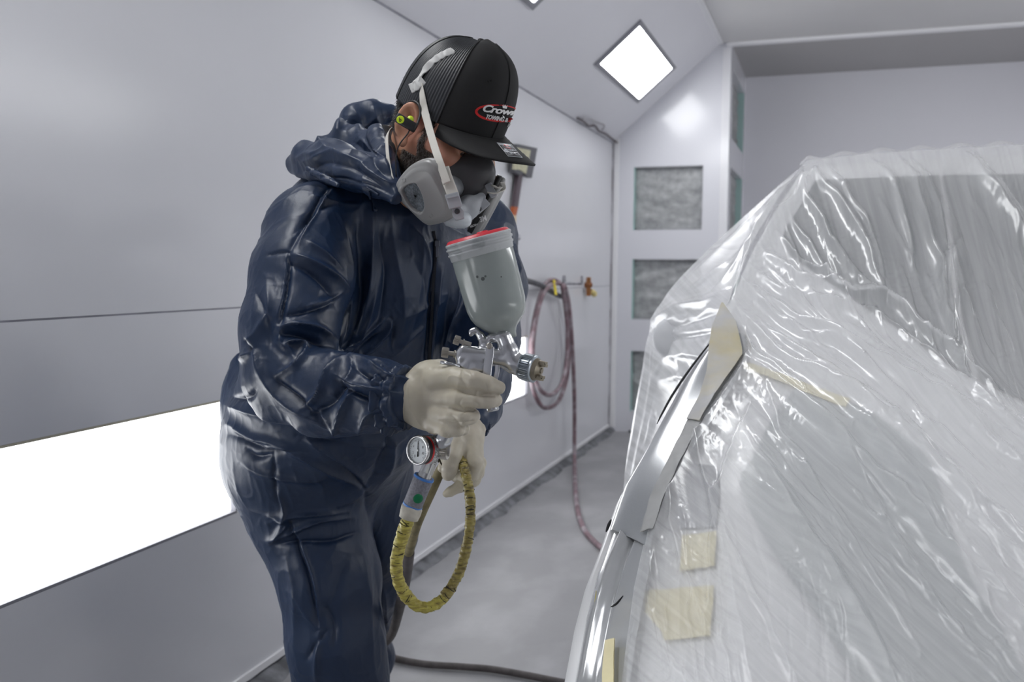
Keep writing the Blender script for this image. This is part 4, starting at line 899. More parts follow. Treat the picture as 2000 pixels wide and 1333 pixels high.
for s_ in (1, -1):
    c = H(0.0700, -0.0190, 0.032*s_); bm = bmesh.new(); bmesh.ops.create_uvsphere(bm, u_segments=20, v_segments=12, radius=0.0112, matrix=Matrix.Translation(c)); e_ = obj('eye', bm, eyew, person, True)
    bm = bmesh.new(); bmesh.ops.create_uvsphere(bm, u_segments=16, v_segments=10, radius=0.0056, matrix=Matrix.Translation(c+hf*0.0072-hu*0.003)); obj('iris', bm, eyed, e_, True)
# hair and beard as fine tufts over a dark under-layer
TB = bvh(body); rh = np.random.default_rng(8)
hairm = mat('black_hair', (0.012, 0.010, 0.010), 0.5); greym = mat('grey_beard_hair', (0.30, 0.27, 0.25), 0.5); brownm = mat('dark_brown_beard', (0.055, 0.036, 0.026), 0.55)
def tufts(name, regs, n, L, wd, mats_, grow, jit=0.35, split=None):
    vs = [[] for _ in mats_]; fs = [[] for _ in mats_]
    for _ in range(n):
        f0, u0, s0, fr_, ur_ = regs[rh.integers(len(regs))]
        f = f0+rh.uniform(-fr_, fr_); u = u0+rh.uniform(-ur_, ur_); o = H(f, u, 0); d = Vector(hs*np.sign(s0)); r = TB.ray_cast(Vector(o+hs*np.sign(s0)*0.16), -d, 0.2)
        if r[0] is None: continue
        b = np.array(r[0]); nn = np.array(r[1]); nn = nn*np.sign(nn @ (hs*np.sign(s0)))
        g = nrm(hf*grow[0]+hu*grow[1]+nn*grow[2]+rh.normal(0, jit, 3)); ln = L*rh.uniform(0.6, 1.3)
        if -0.030 < (b-HC) @ hf < 0.022 and -0.060 < (b-HC) @ hu < 0.024: continue
        p = [b-nn*0.001, b+g*ln*0.5+nn*0.0005, b+nrm(g-nn*0.35-0.4*hu)*ln]; k = 0 if split is None else int(rh.random() < split)
        w_ = nrm(np.cross(g, nn))*wd; o_ = len(vs[k]); vs[k] += [p[0]-w_, p[0]+w_, p[1]+w_*0.8, p[1]-w_*0.8, p[2]]
        fs[k] += [(o_, o_+1, o_+2, o_+3), (o_+3, o_+2, o_+4)]
    for k, m in enumerate(mats_):
        if vs[k]:
            o = obj(name, (vs[k], fs[k]), m, person); o['kind'] = 'stuff'
beard = [(0.012, -0.05, 1, 0.014, 0.024), (0.016, -0.06, 1, 0.02, 0.02), (0.022, -0.045, 1, 0.010, 0.034), (0.012, -0.065, 1, 0.022, 0.028), (0.03, -0.088, 1, 0.03, 0.022), (0.02, -0.018, 1, 0.005, 0.02), (0.005, -0.055, -1, 0.02, 0.035), (0.03, -0.088, -1, 0.03, 0.022), (0.04, -0.06, 1, 0.02, 0.02)]
tufts('beard', beard, 22000, 0.008, 0.00024, [brownm, greym], (0.5, -0.8, 0.30), split=0.38)
hair = [(-0.055, 0.03, 1, 0.035, 0.04), (-0.05, -0.01, 1, 0.03, 0.035), (-0.03, 0.035, 1, 0.03, 0.012), (-0.055, 0.02, -1, 0.04, 0.05), (0.024, 0.0, 1, 0.006, 0.014)]
tufts('hair', hair, 9000, 0.011, 0.0006, [hairm], (-0.5, -0.8, 0.30))
# cap
capm = mat('black_cotton_twill', (0.009, 0.009, 0.010), 0.75, bump=(600, 0.25, 0.0006), noise=(10, 0.12))
meshm = mat('black_mesh_netting', (0.022, 0.025, 0.03), 0.42, bump=(300, 0.5, 0.001), spec=0.7)
CU, CFc = 0.030, -0.008             # cap centre height and forward shift
def cap_pt(az, el, off=0.0):
    """az 0 = front, el 0 = rim, 1 = top"""
    c, s_ = math.cos(az), math.sin(az); a = 0.104 if c > 0 else 0.106; b_ = 0.0865
    front = max(c, 0)**1.5
    th = el*math.pi/2; p = 2.45+0.5*front
    rr = (1-min(el, 1)**p)**(1/ p) if el < 1 else 0.0
    rr = max(rr, 0); hgt = 0.112+0.010*front
    rise = -0.019-0.008*s_+0.004*c
    up = CU+rise+(hgt-rise)*el-0.012*el*front*0
    o = np.array(H(CFc+(a+off)*c*rr+0.012*el*0, up+off*el, (b_+off)*s_*rr)); return o
def cap_sheet(az0, az1, el0, el1, na, ne, off=0.0, th=0.0018, ribs=0.0):
    v = []; f = []
    for side_ in (0, 1):
        for i in range(na+1):
            az = az0+(az1-az0)*i/na
            for j in range(ne+1):
                el = el0+(el1-el0)*(j/ne); el = 1-(1-el)**1.35 if el > 0 else el
                rb_ = ribs*(0.5+0.5*math.cos(az*118)) if not side_ else 0
                v.append(cap_pt(az, min(el, 0.9995), off-side_*th+rb_))
    M = (na+1)*(ne+1)
    for i in range(na):
        for j in range(ne):
            a = i*(ne+1)+j; f.append((a, a+1, a+ne+2, a+ne+1)); f.append((a+M, a+M+ne+1, a+M+ne+2, a+M+1))
    for i in range(na): a = i*(ne+1); f.append((a, a+ne+1, a+ne+1+M, a+M))
    for j in range(ne):
        f.append((j, j+M, j+1+M, j+1)); a = na*(ne+1)+j; f.append((a, a+1, a+1+M, a+M))
    return v, f
AZ = 1.06
cap = obj('cap', cap_sheet(-AZ, AZ, 0, 1, 90, 40), capm, person, True); cap['label'] = 'black front panels of the cap'
obj('mesh_back', cap_sheet(AZ, 2*math.pi-AZ, 0, 1, 420, 40, -0.0006, ribs=0.0011), meshm, cap, True)
for az in (0.0, AZ, -AZ, 0.68*math.pi, -0.68*math.pi, math.pi):
    if abs(az) < 0.1 or True:
        ps = [cap_pt(az, min(1-(1-e)**1.35, 0.9995), 0.0006) for e in np.linspace(0.0, 0.97, 40)]
        obj('seam', tube(ps, 0.0011, 6), capm, cap, True)
obj('button', lathe([(-0.002, 0.0075), (0.0015, 0.0075), (0.0038, 0.0055), (0.0048, 0.0015)], H(CFc, CU+0.1135, 0), hu, 20), capm, cap, True)
# brim
def brim_pt(s, r, off=0.0):
    """s -1..1 across, r 0..1 outward"""
    az = s*1.02; c0 = cap_pt(az, 0.0); cen = V(CFc, 0, 0)
    f0 = (c0-HC) @ hf; s0 = (c0-HC) @ hs; u0 = (c0-HC) @ hu
    L = 0.092*math.sqrt(max(1-abs(s)**2.6, 0)); f1 = f0+L*r*(1-0.10*abs(s)); s1 = s0*(1+0.16*r*(1-abs(s)))
    droop = 0.024*(abs(s1)/0.08)**2; return H(f1, u0+0.003-droop*(0.12+0.88*r)-0.03*L*r+off+0.004*r*(1-r), s1)
v = []; f = []; NA, NR = 60, 18
for sd in (0, 1):
    for i in range(NA+1):
        for j in range(NR+1):
            r = j/NR; rib = 0.0005*math.cos(r*9*2*math.pi) if not sd and 0.08 < r < 0.97 else 0
            v.append(brim_pt(-1+2*i/NA, r, rib-sd*0.0032))
M = (NA+1)*(NR+1)
for i in range(NA):
    for j in range(NR):
        a = i*(NR+1)+j; f.append((a, a+1, a+NR+2, a+NR+1)); f.append((a+M, a+M+NR+1, a+M+NR+2, a+M+1))
    a = i*(NR+1)+NR; f.append((a, a+M, a+M+NR+1, a+NR+1))
brim = obj('brim', (v, f), capm, cap, True)
bpy.context.view_layer.update()
TCAP = bvh(cap, brim, bpy.data.objects['mesh_back'])
whm = mat('white_embroidery', (0.80, 0.80, 0.80), 0.6); redm = mat('red_embroidery', (0.62, 0.02, 0.02), 0.6)
def text_mesh(txt, shear=0.0, bold=0.0, spacing=1.0):
    cu = bpy.data.curves.new('t', 'FONT'); cu.body = txt; cu.size = 1.0; cu.shear = shear; cu.offset = bold; cu.space_character = spacing; cu.resolution_u = 4
    o = bpy.data.objects.new('t', cu); C.objects.link(o); dg = bpy.context.evaluated_depsgraph_get(); me = bpy.data.meshes.new_from_object(o.evaluated_get(dg))
    bm = bmesh.new(); bm.from_mesh(me); bmesh.ops.triangulate(bm, faces=bm.faces); 
    for _ in range(1): bmesh.ops.subdivide_edges(bm, edges=[e for e in bm.edges if e.calc_length() > 0.12], cuts=1, use_grid_fill=False)
    v = [(q.co.x, q.co.y) for q in bm.verts]; bm.verts.index_update(); f = [tuple(q.index for q in p.verts) for p in bm.faces]; bm.free()
    bpy.data.objects.remove(o); bpy.data.curves.remove(cu); bpy.data.meshes.remove(me)
    v = np.array(v); w0, w1 = v[:, 0].min(), v[:, 0].max(); h0, h1 = v[:, 1].min(), v[:, 1].max()
    return (v-[w0, h0])/[w1-w0, h1-h0], f
def quad_map(v, q):
    """unit square -> photograph quad (top-left, top-right, bottom-right, bottom-left)"""
    q = np.array(q, float); x, y = v[:, :1], v[:, 1:]
    return (1-x)*(1-y)*q[3]+x*(1-y)*q[2]+x*y*q[1]+(1-x)*y*q[0]
def decal(name, T, v, f, q, m, parent, off=0.0012, th=0.0008, dflt=1.5):
    p = quad_map(np.asarray(v, float), q); top = []; bot = []
    for a, b in p:
        h_, n_ = hit(T, a, b, 0.0, -1)
        for s_ in range(12):
            if (h_-CAM) @ _f > 0: break
            a, b = a+(p[:, 0].mean()-a)*0.12, b+(p[:, 1].mean()-b)*0.12; h_, n_ = hit(T, a, b, 0.0, -1)
        if (h_-CAM) @ _f < 0: h_, n_ = P(a, b, dflt), -_f
        top.append(h_+n_*off); bot.append(h_+n_*(off-th))
    n = len(top); ff = list(f)+[tuple(i+n for i in t[::-1]) for t in f]
    from collections import Counter
    ed = Counter(); 
    for t in f:
        for i in range(len(t)): a, b = t[i], t[(i+1) % len(t)]; ed[(a, b)] += 1
    for (a, b) in list(ed):
        if (b, a) not in ed: ff.append((b, a, a+n, b+n))
    return obj(name, (top+bot, ff), m, parent)
def ring2d(cx, cy, rx, ry, w, a0, a1, n=48, tilt=0.0):
    v = []; f = []
    for i in range(n+1):
        t = i/n; a = math.radians(a0+(a1-a0)*t); ww = w*math.sin(math.pi*min(max(t*0.96+0.02, 0), 1))**0.5
        for s_ in (-1, 1):
            x, y = (rx+s_*ww/2)*math.cos(a), (ry+s_*ww/2)*math.sin(a); v.append((cx+x*math.cos(tilt)-y*math.sin(tilt), cy+x*math.sin(tilt)+y*math.cos(tilt)))
    for i in range(n): f.append((2*i, 2*i+1, 2*i+3, 2*i+2))
    return np.array(v), f
PX = [(0,0),(1,0),(1,-1),(0,-1)]
def px_decal(name, v, f, m, off=0.0012, T=None, parent=None):   # vertices already photograph parameters
    v = np.array(v, float); return decal(name, T or TCAP, np.c_[v[:, 0], -v[:, 1]], f, [(0, -1), (1, -1), (1, 0), (0, 0)], m, parent or cap, off)
_v, _ff = ring2d(974, 221, 44, 16, 4.5, 118, 262, 50, 0.06)
v_, f_ = ring2d(975, 221, 45, 15.5, 5.0, 60, 268, 60, 0.07); px_decal('logo_oval', v_, f_, redm)
v_, f_ = ring2d(975, 219, 40, 14, 2.2, 270, 345, 30, 0.07); px_decal('logo_oval', v_, f_, redm)
v, f = text_mesh('Crown', 0.35, 0.03, 0.92); decal('logo_lettering', TCAP, v, f, [(944,203),(1009,214),(1008,226),(942,218)], whm, cap, 0.0022)
v, f = text_mesh('TOWING &', 0.35, 0.02, 0.95); decal('logo_lettering', TCAP, v, f, [(950,223),(991,230),(990,238.5),(948,231.5)], whm, cap, 0.0022)
v, f = text_mesh('REC', 0.35, 0.02, 0.9); decal('logo_lettering', TCAP, v, f, [(991,238),(1003,239),(1001,246),(989,247)], whm, cap, 0.0022)
px_decal('logo_bar', [(980,225.5),(1009,228),(1008,231),(982,229)], [(0,1,2,3)], whm, 0.0016)
px_decal('logo_block', [(993,229),(1009,229),(1007,236),(1000,237),(991,236)], [(0,1,2,3,4)], redm, 0.0016)
px_decal('logo_crown', [(980,205),(981,211),(988,212),(990,205.5),(987,208),(986,204),(984.5,207),(983,203.5),(982.5,207)], [(0,1,8),(8,1,6),(1,2,4,6),(2,3,4),(4,5,6),(6,7,8)], whm, 0.0018)
# sticker on the brim
stk = mat('sticker_black', (0.02, 0.02, 0.022), 0.25); stw = mat('sticker_silver', (0.55, 0.57, 0.60), 0.3); str_ = mat('sticker_red', (0.60, 0.05, 0.06), 0.35)
Q = [(970,279.5),(998,283),(1020,309),(992,306)]
g = [(i/6, j/6) for i in range(7) for j in range(7)]; gf = [(i*7+j, (i+1)*7+j, (i+1)*7+j+1, i*7+j+1) for i in range(6) for j in range(6)]
def sub(x0, x1, y0, y1): return [(x0+(x1-x0)*a, y0+(y1-y0)*b) for a, b in g]
decal('sticker', TCAP, sub(0, 1, 0, 1), gf, Q, stw, cap, 0.0011, 0.0006); decal('sticker_face', TCAP, sub(0.04, 0.96, 0.05, 0.96), gf, Q, stk, cap, 0.0013, 0.0003)
decal('sticker_block', TCAP, sub(0.36, 0.66, 0.60, 0.90), gf, Q, str_, cap, 0.0015, 0.0003)
decal('sticker_band', TCAP, sub(0.10, 0.92, 0.12, 0.36), gf, Q, stw, cap, 0.0015, 0.0003)
for txt, (x0, x1, y0, y1), m_ in (('RICHARDSON', (0.14, 0.90, 0.42, 0.54), stw), ('112', (0.42, 0.62, 0.16, 0.32), stk), ('MESH', (0.13, 0.36, 0.2, 0.28), stk), ('ORIG', (0.68, 0.88, 0.2, 0.28), stk), ('R', (0.44, 0.58, 0.64, 0.86), stw)):
    v, f = text_mesh(txt, 0, 0.02); v = np.c_[x0+(x1-x0)*v[:, 0], y0+(y1-y0)*v[:, 1]]; decal('sticker_text', TCAP, v, f, Q, m_, cap, 0.0018, 0.0003)
px_decal('eyelet', *(lambda a: (a[0], a[1]))(ring2d(957, 158, 3.2, 2.6, 2.4, 0, 359.9, 16)), mat('dark_eyelet', (0.004, 0.004, 0.004), 0.7), 0.001)

# respirator
resp = thing('respirator', 'grey half-mask respirator with two filter cartridges strapped over the nose and mouth', 'respirator', H(0.10, -0.06, 0))
rub = mat('dark_grey_silicone', (0.085, 0.085, 0.09), 0.42, noise=(20, 0.05)); cart = mat('grey_cartridge_plastic', (0.31, 0.31, 0.305), 0.32, noise=(12, 0.03))
valvem = mat('milky_valve_plastic', (0.56, 0.60, 0.64), 0.35); midp = mat('blue_grey_plastic', (0.40, 0.42, 0.45), 0.4); strapm = mat('off_white_elastic', (0.62, 0.60, 0.55), 0.75, bump=(500, 0.4, 0.0006))
fuzz = mat('blue_grey_filter_wool', (0.20, 0.225, 0.25), 0.95, noise=(260, 0.45), bump=(300, 0.9, 0.004))
sc = Sculpt(H(0.08, -0.05, 0)-0.11, H(0.08, -0.05, 0)+0.11, 0.0022)
sc.chain([(H(0.084, -0.020, 0), 0.017), (H(0.092, -0.040, 0), 0.024), (H(0.094, -0.064, 0), 0.030), (H(0.082, -0.090, 0), 0.028)], 0.02)
for s_ in (1, -1): sc.cone(H(0.088, -0.05, 0), H(0.064, -0.072, 0.040*s_), 0.027, 0.024, 0.02).cone(H(0.10, -0.04, 0), H(0.078, -0.048, 0.034*s_), 0.018, 0.012, 0.015).cone(H(0.07, -0.095, 0.02*s_), H(0.06, -0.104, 0.0), 0.016, 0.016, 0.02)
sc.ell(H(0.03, -0.04, 0), FRH, (0.05, 0.06, 0.045), 0.006, sub=True); sc.blur(1)
v, q = sc.mesh(); facep = obj('facepiece', fast_mesh('facepiece', v, q), rub, resp)
# front valve housing and exhale valve
vf = nrm(hf*0.72-hu*0.70); vc = P(910, 408, 1.50)
sc = Sculpt(vc-0.07, vc+0.07, 0.0016)
sc.chain([(P(940,385,1.503), 0.0075), (P(918,406,1.497), 0.0135), (P(901,424,1.497), 0.0165)], 0.008).cone(P(905,412,1.50), P(888,408,1.46), 0.013, 0.010, 0.006).cone(P(915,395,1.515), P(918,406,1.50), 0.014, 0.014, 0.01)
v, q = sc.mesh(); obj('centre_adapter', fast_mesh('centre_adapter', v, q), midp, resp)
fd = nrm(hf*0.45-hu*0.89)
obj('exhale_valve', lathe([(-0.012, 0.018), (-0.006, 0.0225), (0.0, 0.0235), (0.006, 0.0225), (0.011, 0.018), (0.0135, 0.010), (0.0135, 0.001)], P(893, 429, 1.487), fd, 48, caps=True), valvem, resp, True)
for k in range(3):
    a = 2*math.pi*k/3; obj('valve_rib', tube([P(893, 429, 1.487)+fd*0.0138, P(893, 429, 1.487)+fd*0.0125+0.013*(math.cos(a)*hs+math.sin(a)*np.cross(fd, hs))], 0.0012, 6), valvem, resp, True)
# cartridge outline from the photograph, on the plane where it sits, mirrored for the other side
c_n = nrm(hs*0.86+hf*0.28-hu*0.42); c_p = P(826, 378, 1.435)
def onpl(px, py, p0, n):
    d = P(px, py, 1)-CAM; return CAM+d*(((p0-CAM) @ n)/(d @ n))
outl = [(801,324),(828,315),(848,322),(866,352),(884,390),(887,412),(878,430),(845,441),(828,438),(800,412),(777,388),(771,372),(776,352)]
win = [(800,359),(812,355),(820,358),(830,378),(834,398),(829,411),(820,411),(806,400),(793,378),(791,368)]
def closed(poly, n=6):
    p = np.array(poly, float); k = len(p); out = []
    for i in range(k):
        a, b, c, d = p[(i-1) % k], p[i], p[(i+1) % k], p[(i+2) % k]
        for t in np.arange(n)/n: out.append(0.5*((2*b)+(-a+c)*t+(2*a-5*b+4*c-d)*t**2+(-a+3*b-3*c+d)*t**3))
    return np.array(out)
def loft(loops):
    v = np.concatenate(loops); k = len(loops[0]); f = []
    for i in range(len(loops)-1):
        for j in range(k): f.append((i*k+j, i*k+(j+1) % k, (i+1)*k+(j+1) % k, (i+1)*k+j))
    return list(v), f
def mirror(vf_):
    v, f = vf_; v = np.array(v); d = (v-HC) @ hs; return list(v-2*d[:, None]*hs), [t[::-1] for t in f]
ol = np.array([onpl(x, y, c_p, c_n) for x, y in closed(outl)]); wl_ = np.array([onpl(x, y, c_p, c_n) for x, y in closed(win)]); cen = ol.mean(0); wc = wl_.mean(0)
def sc_(L, c, k, t): return c+(L-c)*k+c_n*(t if t > 0 else t*0.62)
wl_r = np.array([wl_[np.argmin(np.linalg.norm(nrm_-0, axis=1))] if False else w for w in [0] for nrm_ in [0]]) if False else wl_
ang = lambda L, c: np.arctan2((L-c) @ _u, (L-c) @ _r)
def resample(L, c, angs):
    a = ang(L, c); o = np.argsort(a); a2 = np.r_[a[o]-2*math.pi, a[o], a[o]+2*math.pi]; L2 = np.concatenate([L[o]]*3); return np.stack([np.interp(angs, a2, L2[:, i]) for i in range(3)], 1)
AG = np.linspace(-math.pi, math.pi, 80, endpoint=False)
olr = resample(ol, wc, AG); wlr = resample(wl_, wc, AG)
shell = loft([sc_(olr, cen, 0.93, -0.030), sc_(olr, cen, 0.97, -0.027), sc_(olr, cen, 0.985, -0.014), sc_(olr, cen, 0.99, -0.012), sc_(olr, cen, 1.0, -0.011), sc_(olr, cen, 1.0, -0.006), sc_(olr, cen, 0.985, -0.002), sc_(olr, cen, 0.95, 0.001), sc_(olr, cen, 0.90, 0.002),
  sc_(olr, cen, 0.86, 0.0035), sc_(olr, cen, 0.80, 0.0065), sc_(olr, cen, 0.74, 0.0072), sc_(wlr, wc, 1.20, 0.0075), sc_(wlr, wc, 1.13, 0.0085), sc_(wlr, wc, 1.05, 0.0085), sc_(wlr, wc, 1.0, 0.007), sc_(wlr, wc, 0.98, 0.001)])
woolv = [sc_(wlr, wc, k, 0.002+0.0008*(1-k)) for k in (1.0, 0.85, 0.7, 0.5, 0.3, 0.1)]
rw = np.random.default_rng(4); wool = loft(woolv); wool = ([p+c_n*rw.uniform(-0.0012, 0.0016) for p in wool[0]], wool[1])
backp = loft([sc_(olr, cen, 0.93, -0.030), sc_(olr, cen, 0.6, -0.034), sc_(olr, cen, 0.3, -0.036), sc_(olr, cen, 0.02, -0.036)])
band = loft([sc_(olr, cen, 0.972, -0.0255), sc_(olr, cen, 0.992, -0.0250), sc_(olr, cen, 0.995, -0.0150), sc_(olr, cen, 0.985, -0.0145)])
band2 = loft([sc_(olr, cen, 0.975, -0.0275), sc_(olr, cen, 0.995, -0.0270), sc_(olr, cen, 1.002, -0.0130), sc_(olr, cen, 0.99, -0.0125)])
labelm = mat('black_cartridge_label', (0.02, 0.02, 0.02), 0.4)
FN = nrm(cam2w(V(0.86, -0.46, 0.12))); cm_ = cen-2*((cen-HC) @ hs)*hs; nm_ = c_n-2*(c_n @ hs)*hs
FROT = np.array(Vector(nm_).rotation_difference(Vector(FN)).to_matrix()); FARC = P(956, 409, 1.572)
def far(z):
    v, f = mirror(z); return [FARC+FROT @ ((p-cm_)*0.96) for p in v], f
for mir in (0, 1):
    m_ = far if mir else (lambda z: z)
    ct = obj('cartridge', m_(shell), cart, resp, True); ct['label'] = 'grey filter cartridge on the far cheek' if mir else 'grey filter cartridge on the near cheek with an oval window'
    obj('filter_wool', m_(wool), fuzz, ct, True); obj('backplate', m_(backp), cart, ct, True)
    obj('label_band', m_(band2 if mir else band), labelm if mir else mat('clear_cartridge_rim', (0.5, 0.5, 0.5), 0.15), ct, True)
    # bayonet neck towards the mask
    a_ = cen-c_n*0.021; b_ = H(0.095, -0.075, 0.035); 
    nk = join(tube([a_, (a_+b_)/2, b_], [0.019, 0.018, 0.018], 24)); obj('bayonet_mount', m_(nk), midp, ct, True)
def camtext(name, txt, q, D0, m, parent, off=0.0):
    v, f = text_mesh(txt, 0, 0.02); p = quad_map(np.asarray(v), q); return obj(name, ([P(a, b, D0) for a, b in p], f), m, parent)
TR = bvh(*[o for o in bpy.data.objects if o.name.startswith(('cartridge', 'label_band', 'backplate'))])
v, f = text_mesh('3M', 0, 0.03); decal('marking', TR, v, f, [(936,424),(948,420),(950,430),(939,434)], whm, resp, 0.001, 0.0004, 1.55)
v, f = text_mesh('NIOSH', 0, 0.02); decal('marking', TR, v, f, [(918,440),(932,436),(932,440),(919,445)], whm, resp, 0.001, 0.0004, 1.55)
v, f = text_mesh('3M', 0, 0.03); decal('marking', TR, v, f, [(881,388),(885,396),(879,400),(875,392)], labelm, resp, 0.001, 0.0004, 1.45)
for k_, (x, y) in enumerate([(789,352),(842,422)]):
    v_, f_ = ring2d(x, y, 3.4, 3.6, 0.9, 0, 359, 20); px_decal('moulded_ring', v_, f_, cart, 0.0006, TR, resp)
# head straps, laid on the cap and face from surface points
TF = bvh(body, cap, bpy.data.objects['mesh_back'], facep)
def strap(name, line, w_, th=0.0009, off=0.0025, m=None, T=None, n=10, lift=None, parent=None):
    pts = []; ns = []
    l = spline(line, n)
    for i, row in enumerate(l):
        p, n_ = hit(T or TF, row[0], row[1], off, row[2] if len(row) > 2 else 1.5); pts.append(p); ns.append(n_)
    pts = np.array(pts); ns = np.array(ns)
    for _ in range(3): pts[1:-1] = (pts[:-2]+2*pts[1:-1]+pts[2:])/4; ns[1:-1] = (ns[:-2]+2*ns[1:-1]+ns[2:])/4
    return obj(name, tube(pts, 0, 12, flat=(w_, th), hint=ns), m or strapm, parent or resp, True)
strap('crown_cradle', [(806,172,1.5),(818,158,1.5),(832,136,1.5),(850,118,1.52),(870,106,1.55),(887,99,1.58)], 0.0062, 0.0012, 0.002, mat('white_soft_plastic', (0.60, 0.60, 0.59), 0.5))
strap('crown_cradle', [(803,174,1.5),(815,168,1.5),(828,156,1.5)], 0.0085, 0.0012, 0.0022, mat('white_soft_plastic'))
sp = [(822,166,1.487),(825,190,1.480),(829,215,1.474),(838,250,1.450),(848,285,1.420),(857,312,1.399),(866,338,1.392),(873,358,1.388)]
pts = np.array([P(x, y, D) for x, y, D in spline(sp, 8)]); k = len(pts)
hn = np.array([nrm(-_f*math.cos(a)+_r*math.sin(a)) for a in np.where(np.linspace(0, 1, k) < 0.35, -1.1+np.linspace(0, 1, k)*3, -0.25)])
obj('side_strap', tube(pts, 0, 12, flat=(0.0062, 0.0008), hint=hn), strapm, resp, True)
obj('side_strap', tube(np.array([P(x, y, D) for x, y, D in spline([(866,328,1.408),(873,350,1.399),(880,368,1.393),(886,384,1.390)], 6)]), 0, 12, flat=(0.0090, 0.0013), hint=-_f), strapm, resp, True)
bm = bmesh.new(); fb = np.stack([nrm(P(905,392,1.42)-P(885,397,1.42)), nrm(P(880,380,1.42)-P(888,405,1.42)), -_f]); obox(bm, P(886,392,1.388), fb, (0.0105, 0.0115, 0.002), 0.0015); obox(bm, P(884,385,1.385), fb, (0.0085, 0.0015, 0.0018), 0.0008)
obj('buckle', bm, midp, resp)
bm = bmesh.new(); obox(bm, P(893,412,1.392), fb, (0.0072, 0.0145, 0.0022), 0.002); bmesh.ops.create_cone(bm, cap_ends=True, segments=24, radius1=0.009, radius2=0.009, depth=0.005, matrix=Matrix.Translation(P(895,418,1.392)) @ Vector((0,0,1)).rotation_difference(Vector(-_f)).to_matrix().to_4x4()); obj('strap_anchor', bm, midp, resp)
obj('screw', lathe([(0, 0.0042), (0.0016, 0.0040), (0.002, 0.003)], P(893,413,1.3895), -_f, 20), mat('dark_screw', (0.06, 0.06, 0.065), 0.3, 0.5), resp, True)
# the strap round the neck
nk = [(880,400,1.50),(800,400,1.46),(772,372,1.462),(761,330,1.475),(756,290,1.50),(757,262,1.53),(768,250,1.57),(790,245,1.60)]
obj('neck_strap', tube(np.array([P(x, y, D) for x, y, D in spline(nk[2:], 8)]), 0, 12, flat=(0.0035, 0.0008), hint=-_f+_r*-0.7), strapm, resp, True)
nk = [(768,245,1.62),(752,250,1.63),(738,254,1.66),(728,262,1.70)]
obj('neck_strap', tube(np.array([P(x, y, D) for x, y, D in spline(nk, 8)]), 0, 12, flat=(0.005, 0.0009), hint=_u), strapm, resp, True)
# strap on the far cartridge
pts = [P(x, y, D) for x, y, D in spline([(962,362,1.50),(972,368,1.49),(978,366,1.51),(981,360,1.54)], 6)]; obj('side_strap', tube(pts, 0, 10, flat=(0.004, 0.0009), hint=_u), strapm, resp, True)
pts = [P(x, y, D) for x, y, D in spline([(981,357,1.53),(983,370,1.50),(968,378,1.49),(952,376,1.49)], 6)]; obj('side_strap', tube(pts, 0, 10, flat=(0.004, 0.0009), hint=_u), strapm, resp, True)
bm = bmesh.new(); obox(bm, P(959,372,1.505), np.stack([nrm(_r+_u*0.5), nrm(_u-0.5*_r), _f]), (0.006, 0.012, 0.003), 0.0015); obox(bm, P(940,402,1.50), np.stack([nrm(_r+_u*0.9), nrm(_u-0.9*_r), _f]), (0.013, 0.008, 0.003), 0.002); obj('strap_anchor', bm, midp, resp)
obj('screw', lathe([(0, 0.0042), (0.0016, 0.0040), (0.002, 0.003)], P(936,408,1.496), -_f, 20), mat('dark_screw'), resp, True)
# earphone
ep = thing('earphone', 'black hook earphone with a lime green round badge over the near ear', 'earphone', P(793, 245, 1.46))
lime = mat('lime_green_plastic', (0.62, 0.80, 0.03), 0.35); blk = mat('matte_black_plastic', (0.02, 0.02, 0.022), 0.4)
ex = nrm(P(812,252,1.46)-P(785,236,1.46)); fe = np.stack([ex, nrm(np.cross(-_f, ex)), -_f])
bm = bmesh.new(); obox(bm, P(793,240,1.462), fe, (0.0185, 0.0075, 0.006), 0.003); obj('housing', bm, blk, ep, True)
obj('badge', lathe([(0, 0.0062), (0.0008, 0.0062), (0.001, 0.0056)], P(782,234,1.456), -_f, 28), lime, ep, True)
v, f = text_mesh('b', 0, 0.02); p = quad_map(np.asarray(v), [(779.5,229.5),(784,229.5),(784,238),(779.5,238)]); obj('badge_mark', ([P(a, b, 1.4545) for a, b in p], f), blk, ep)
obj('ear_tip', lathe([(0, 0.005), (0.005, 0.0055), (0.008, 0.004)], P(802,236,1.468), nrm(-_f+_u*0.4), 20), lime, ep, True)
obj('ear_hook', tube([P(x, y, D) for x, y, D in spline([(808,256,1.462),(816,240,1.468),(821,222,1.474),(818,205,1.478),(808,198,1.486),(797,200,1.495)], 7)], 0.0021, 10), blk, ep, True)
obj('cable', tube([P(x, y, D) for x, y, D in spline([(800,254,1.462),(795,263,1.455),(783,278,1.453),(775,295,1.456),(773,320,1.462),(774,345,1.47)], 7)], 0.0011, 8), blk, ep, True)
# ------------------------------------------------------------------ spray gun, air line, gloved hands
chrome = mat('polished_aluminium', (0.60, 0.61, 0.63), 0.20, 0.95, noise=(30, 0.06), bump=(90, 0.05, 0.001))
brassn = mat('nickel_knob', (0.52, 0.49, 0.44), 0.28, 0.95); bluish = mat('blue_grey_anodised', (0.42, 0.46, 0.50), 0.28, 0.9)
capb = mat('worn_brass_air_cap', (0.34, 0.30, 0.23), 0.35, 0.85, noise=(60, 0.15))
GD = 1.30
gun = thing('spray_gun', 'metal spray gun with a grey paint cup and red lid in the near gloved hand', 'spray gun', P(960, 700, GD))
ca, cb_ = P(935.5, 472, 1.299), P(981, 640, 1.312); cax = nrm(cb_-ca); Lc = np.linalg.norm(cb_-ca)
def mm(*pr): return [(a/1000, b/1000) for a, b in pr]
cupm = mat('translucent_cup_plastic', (0.30, 0.335, 0.325), 0.16, noise=(6, 0.05), spec=0.6, mix=((0.36, 0.39, 0.375), 9, 0.5, 0.7))
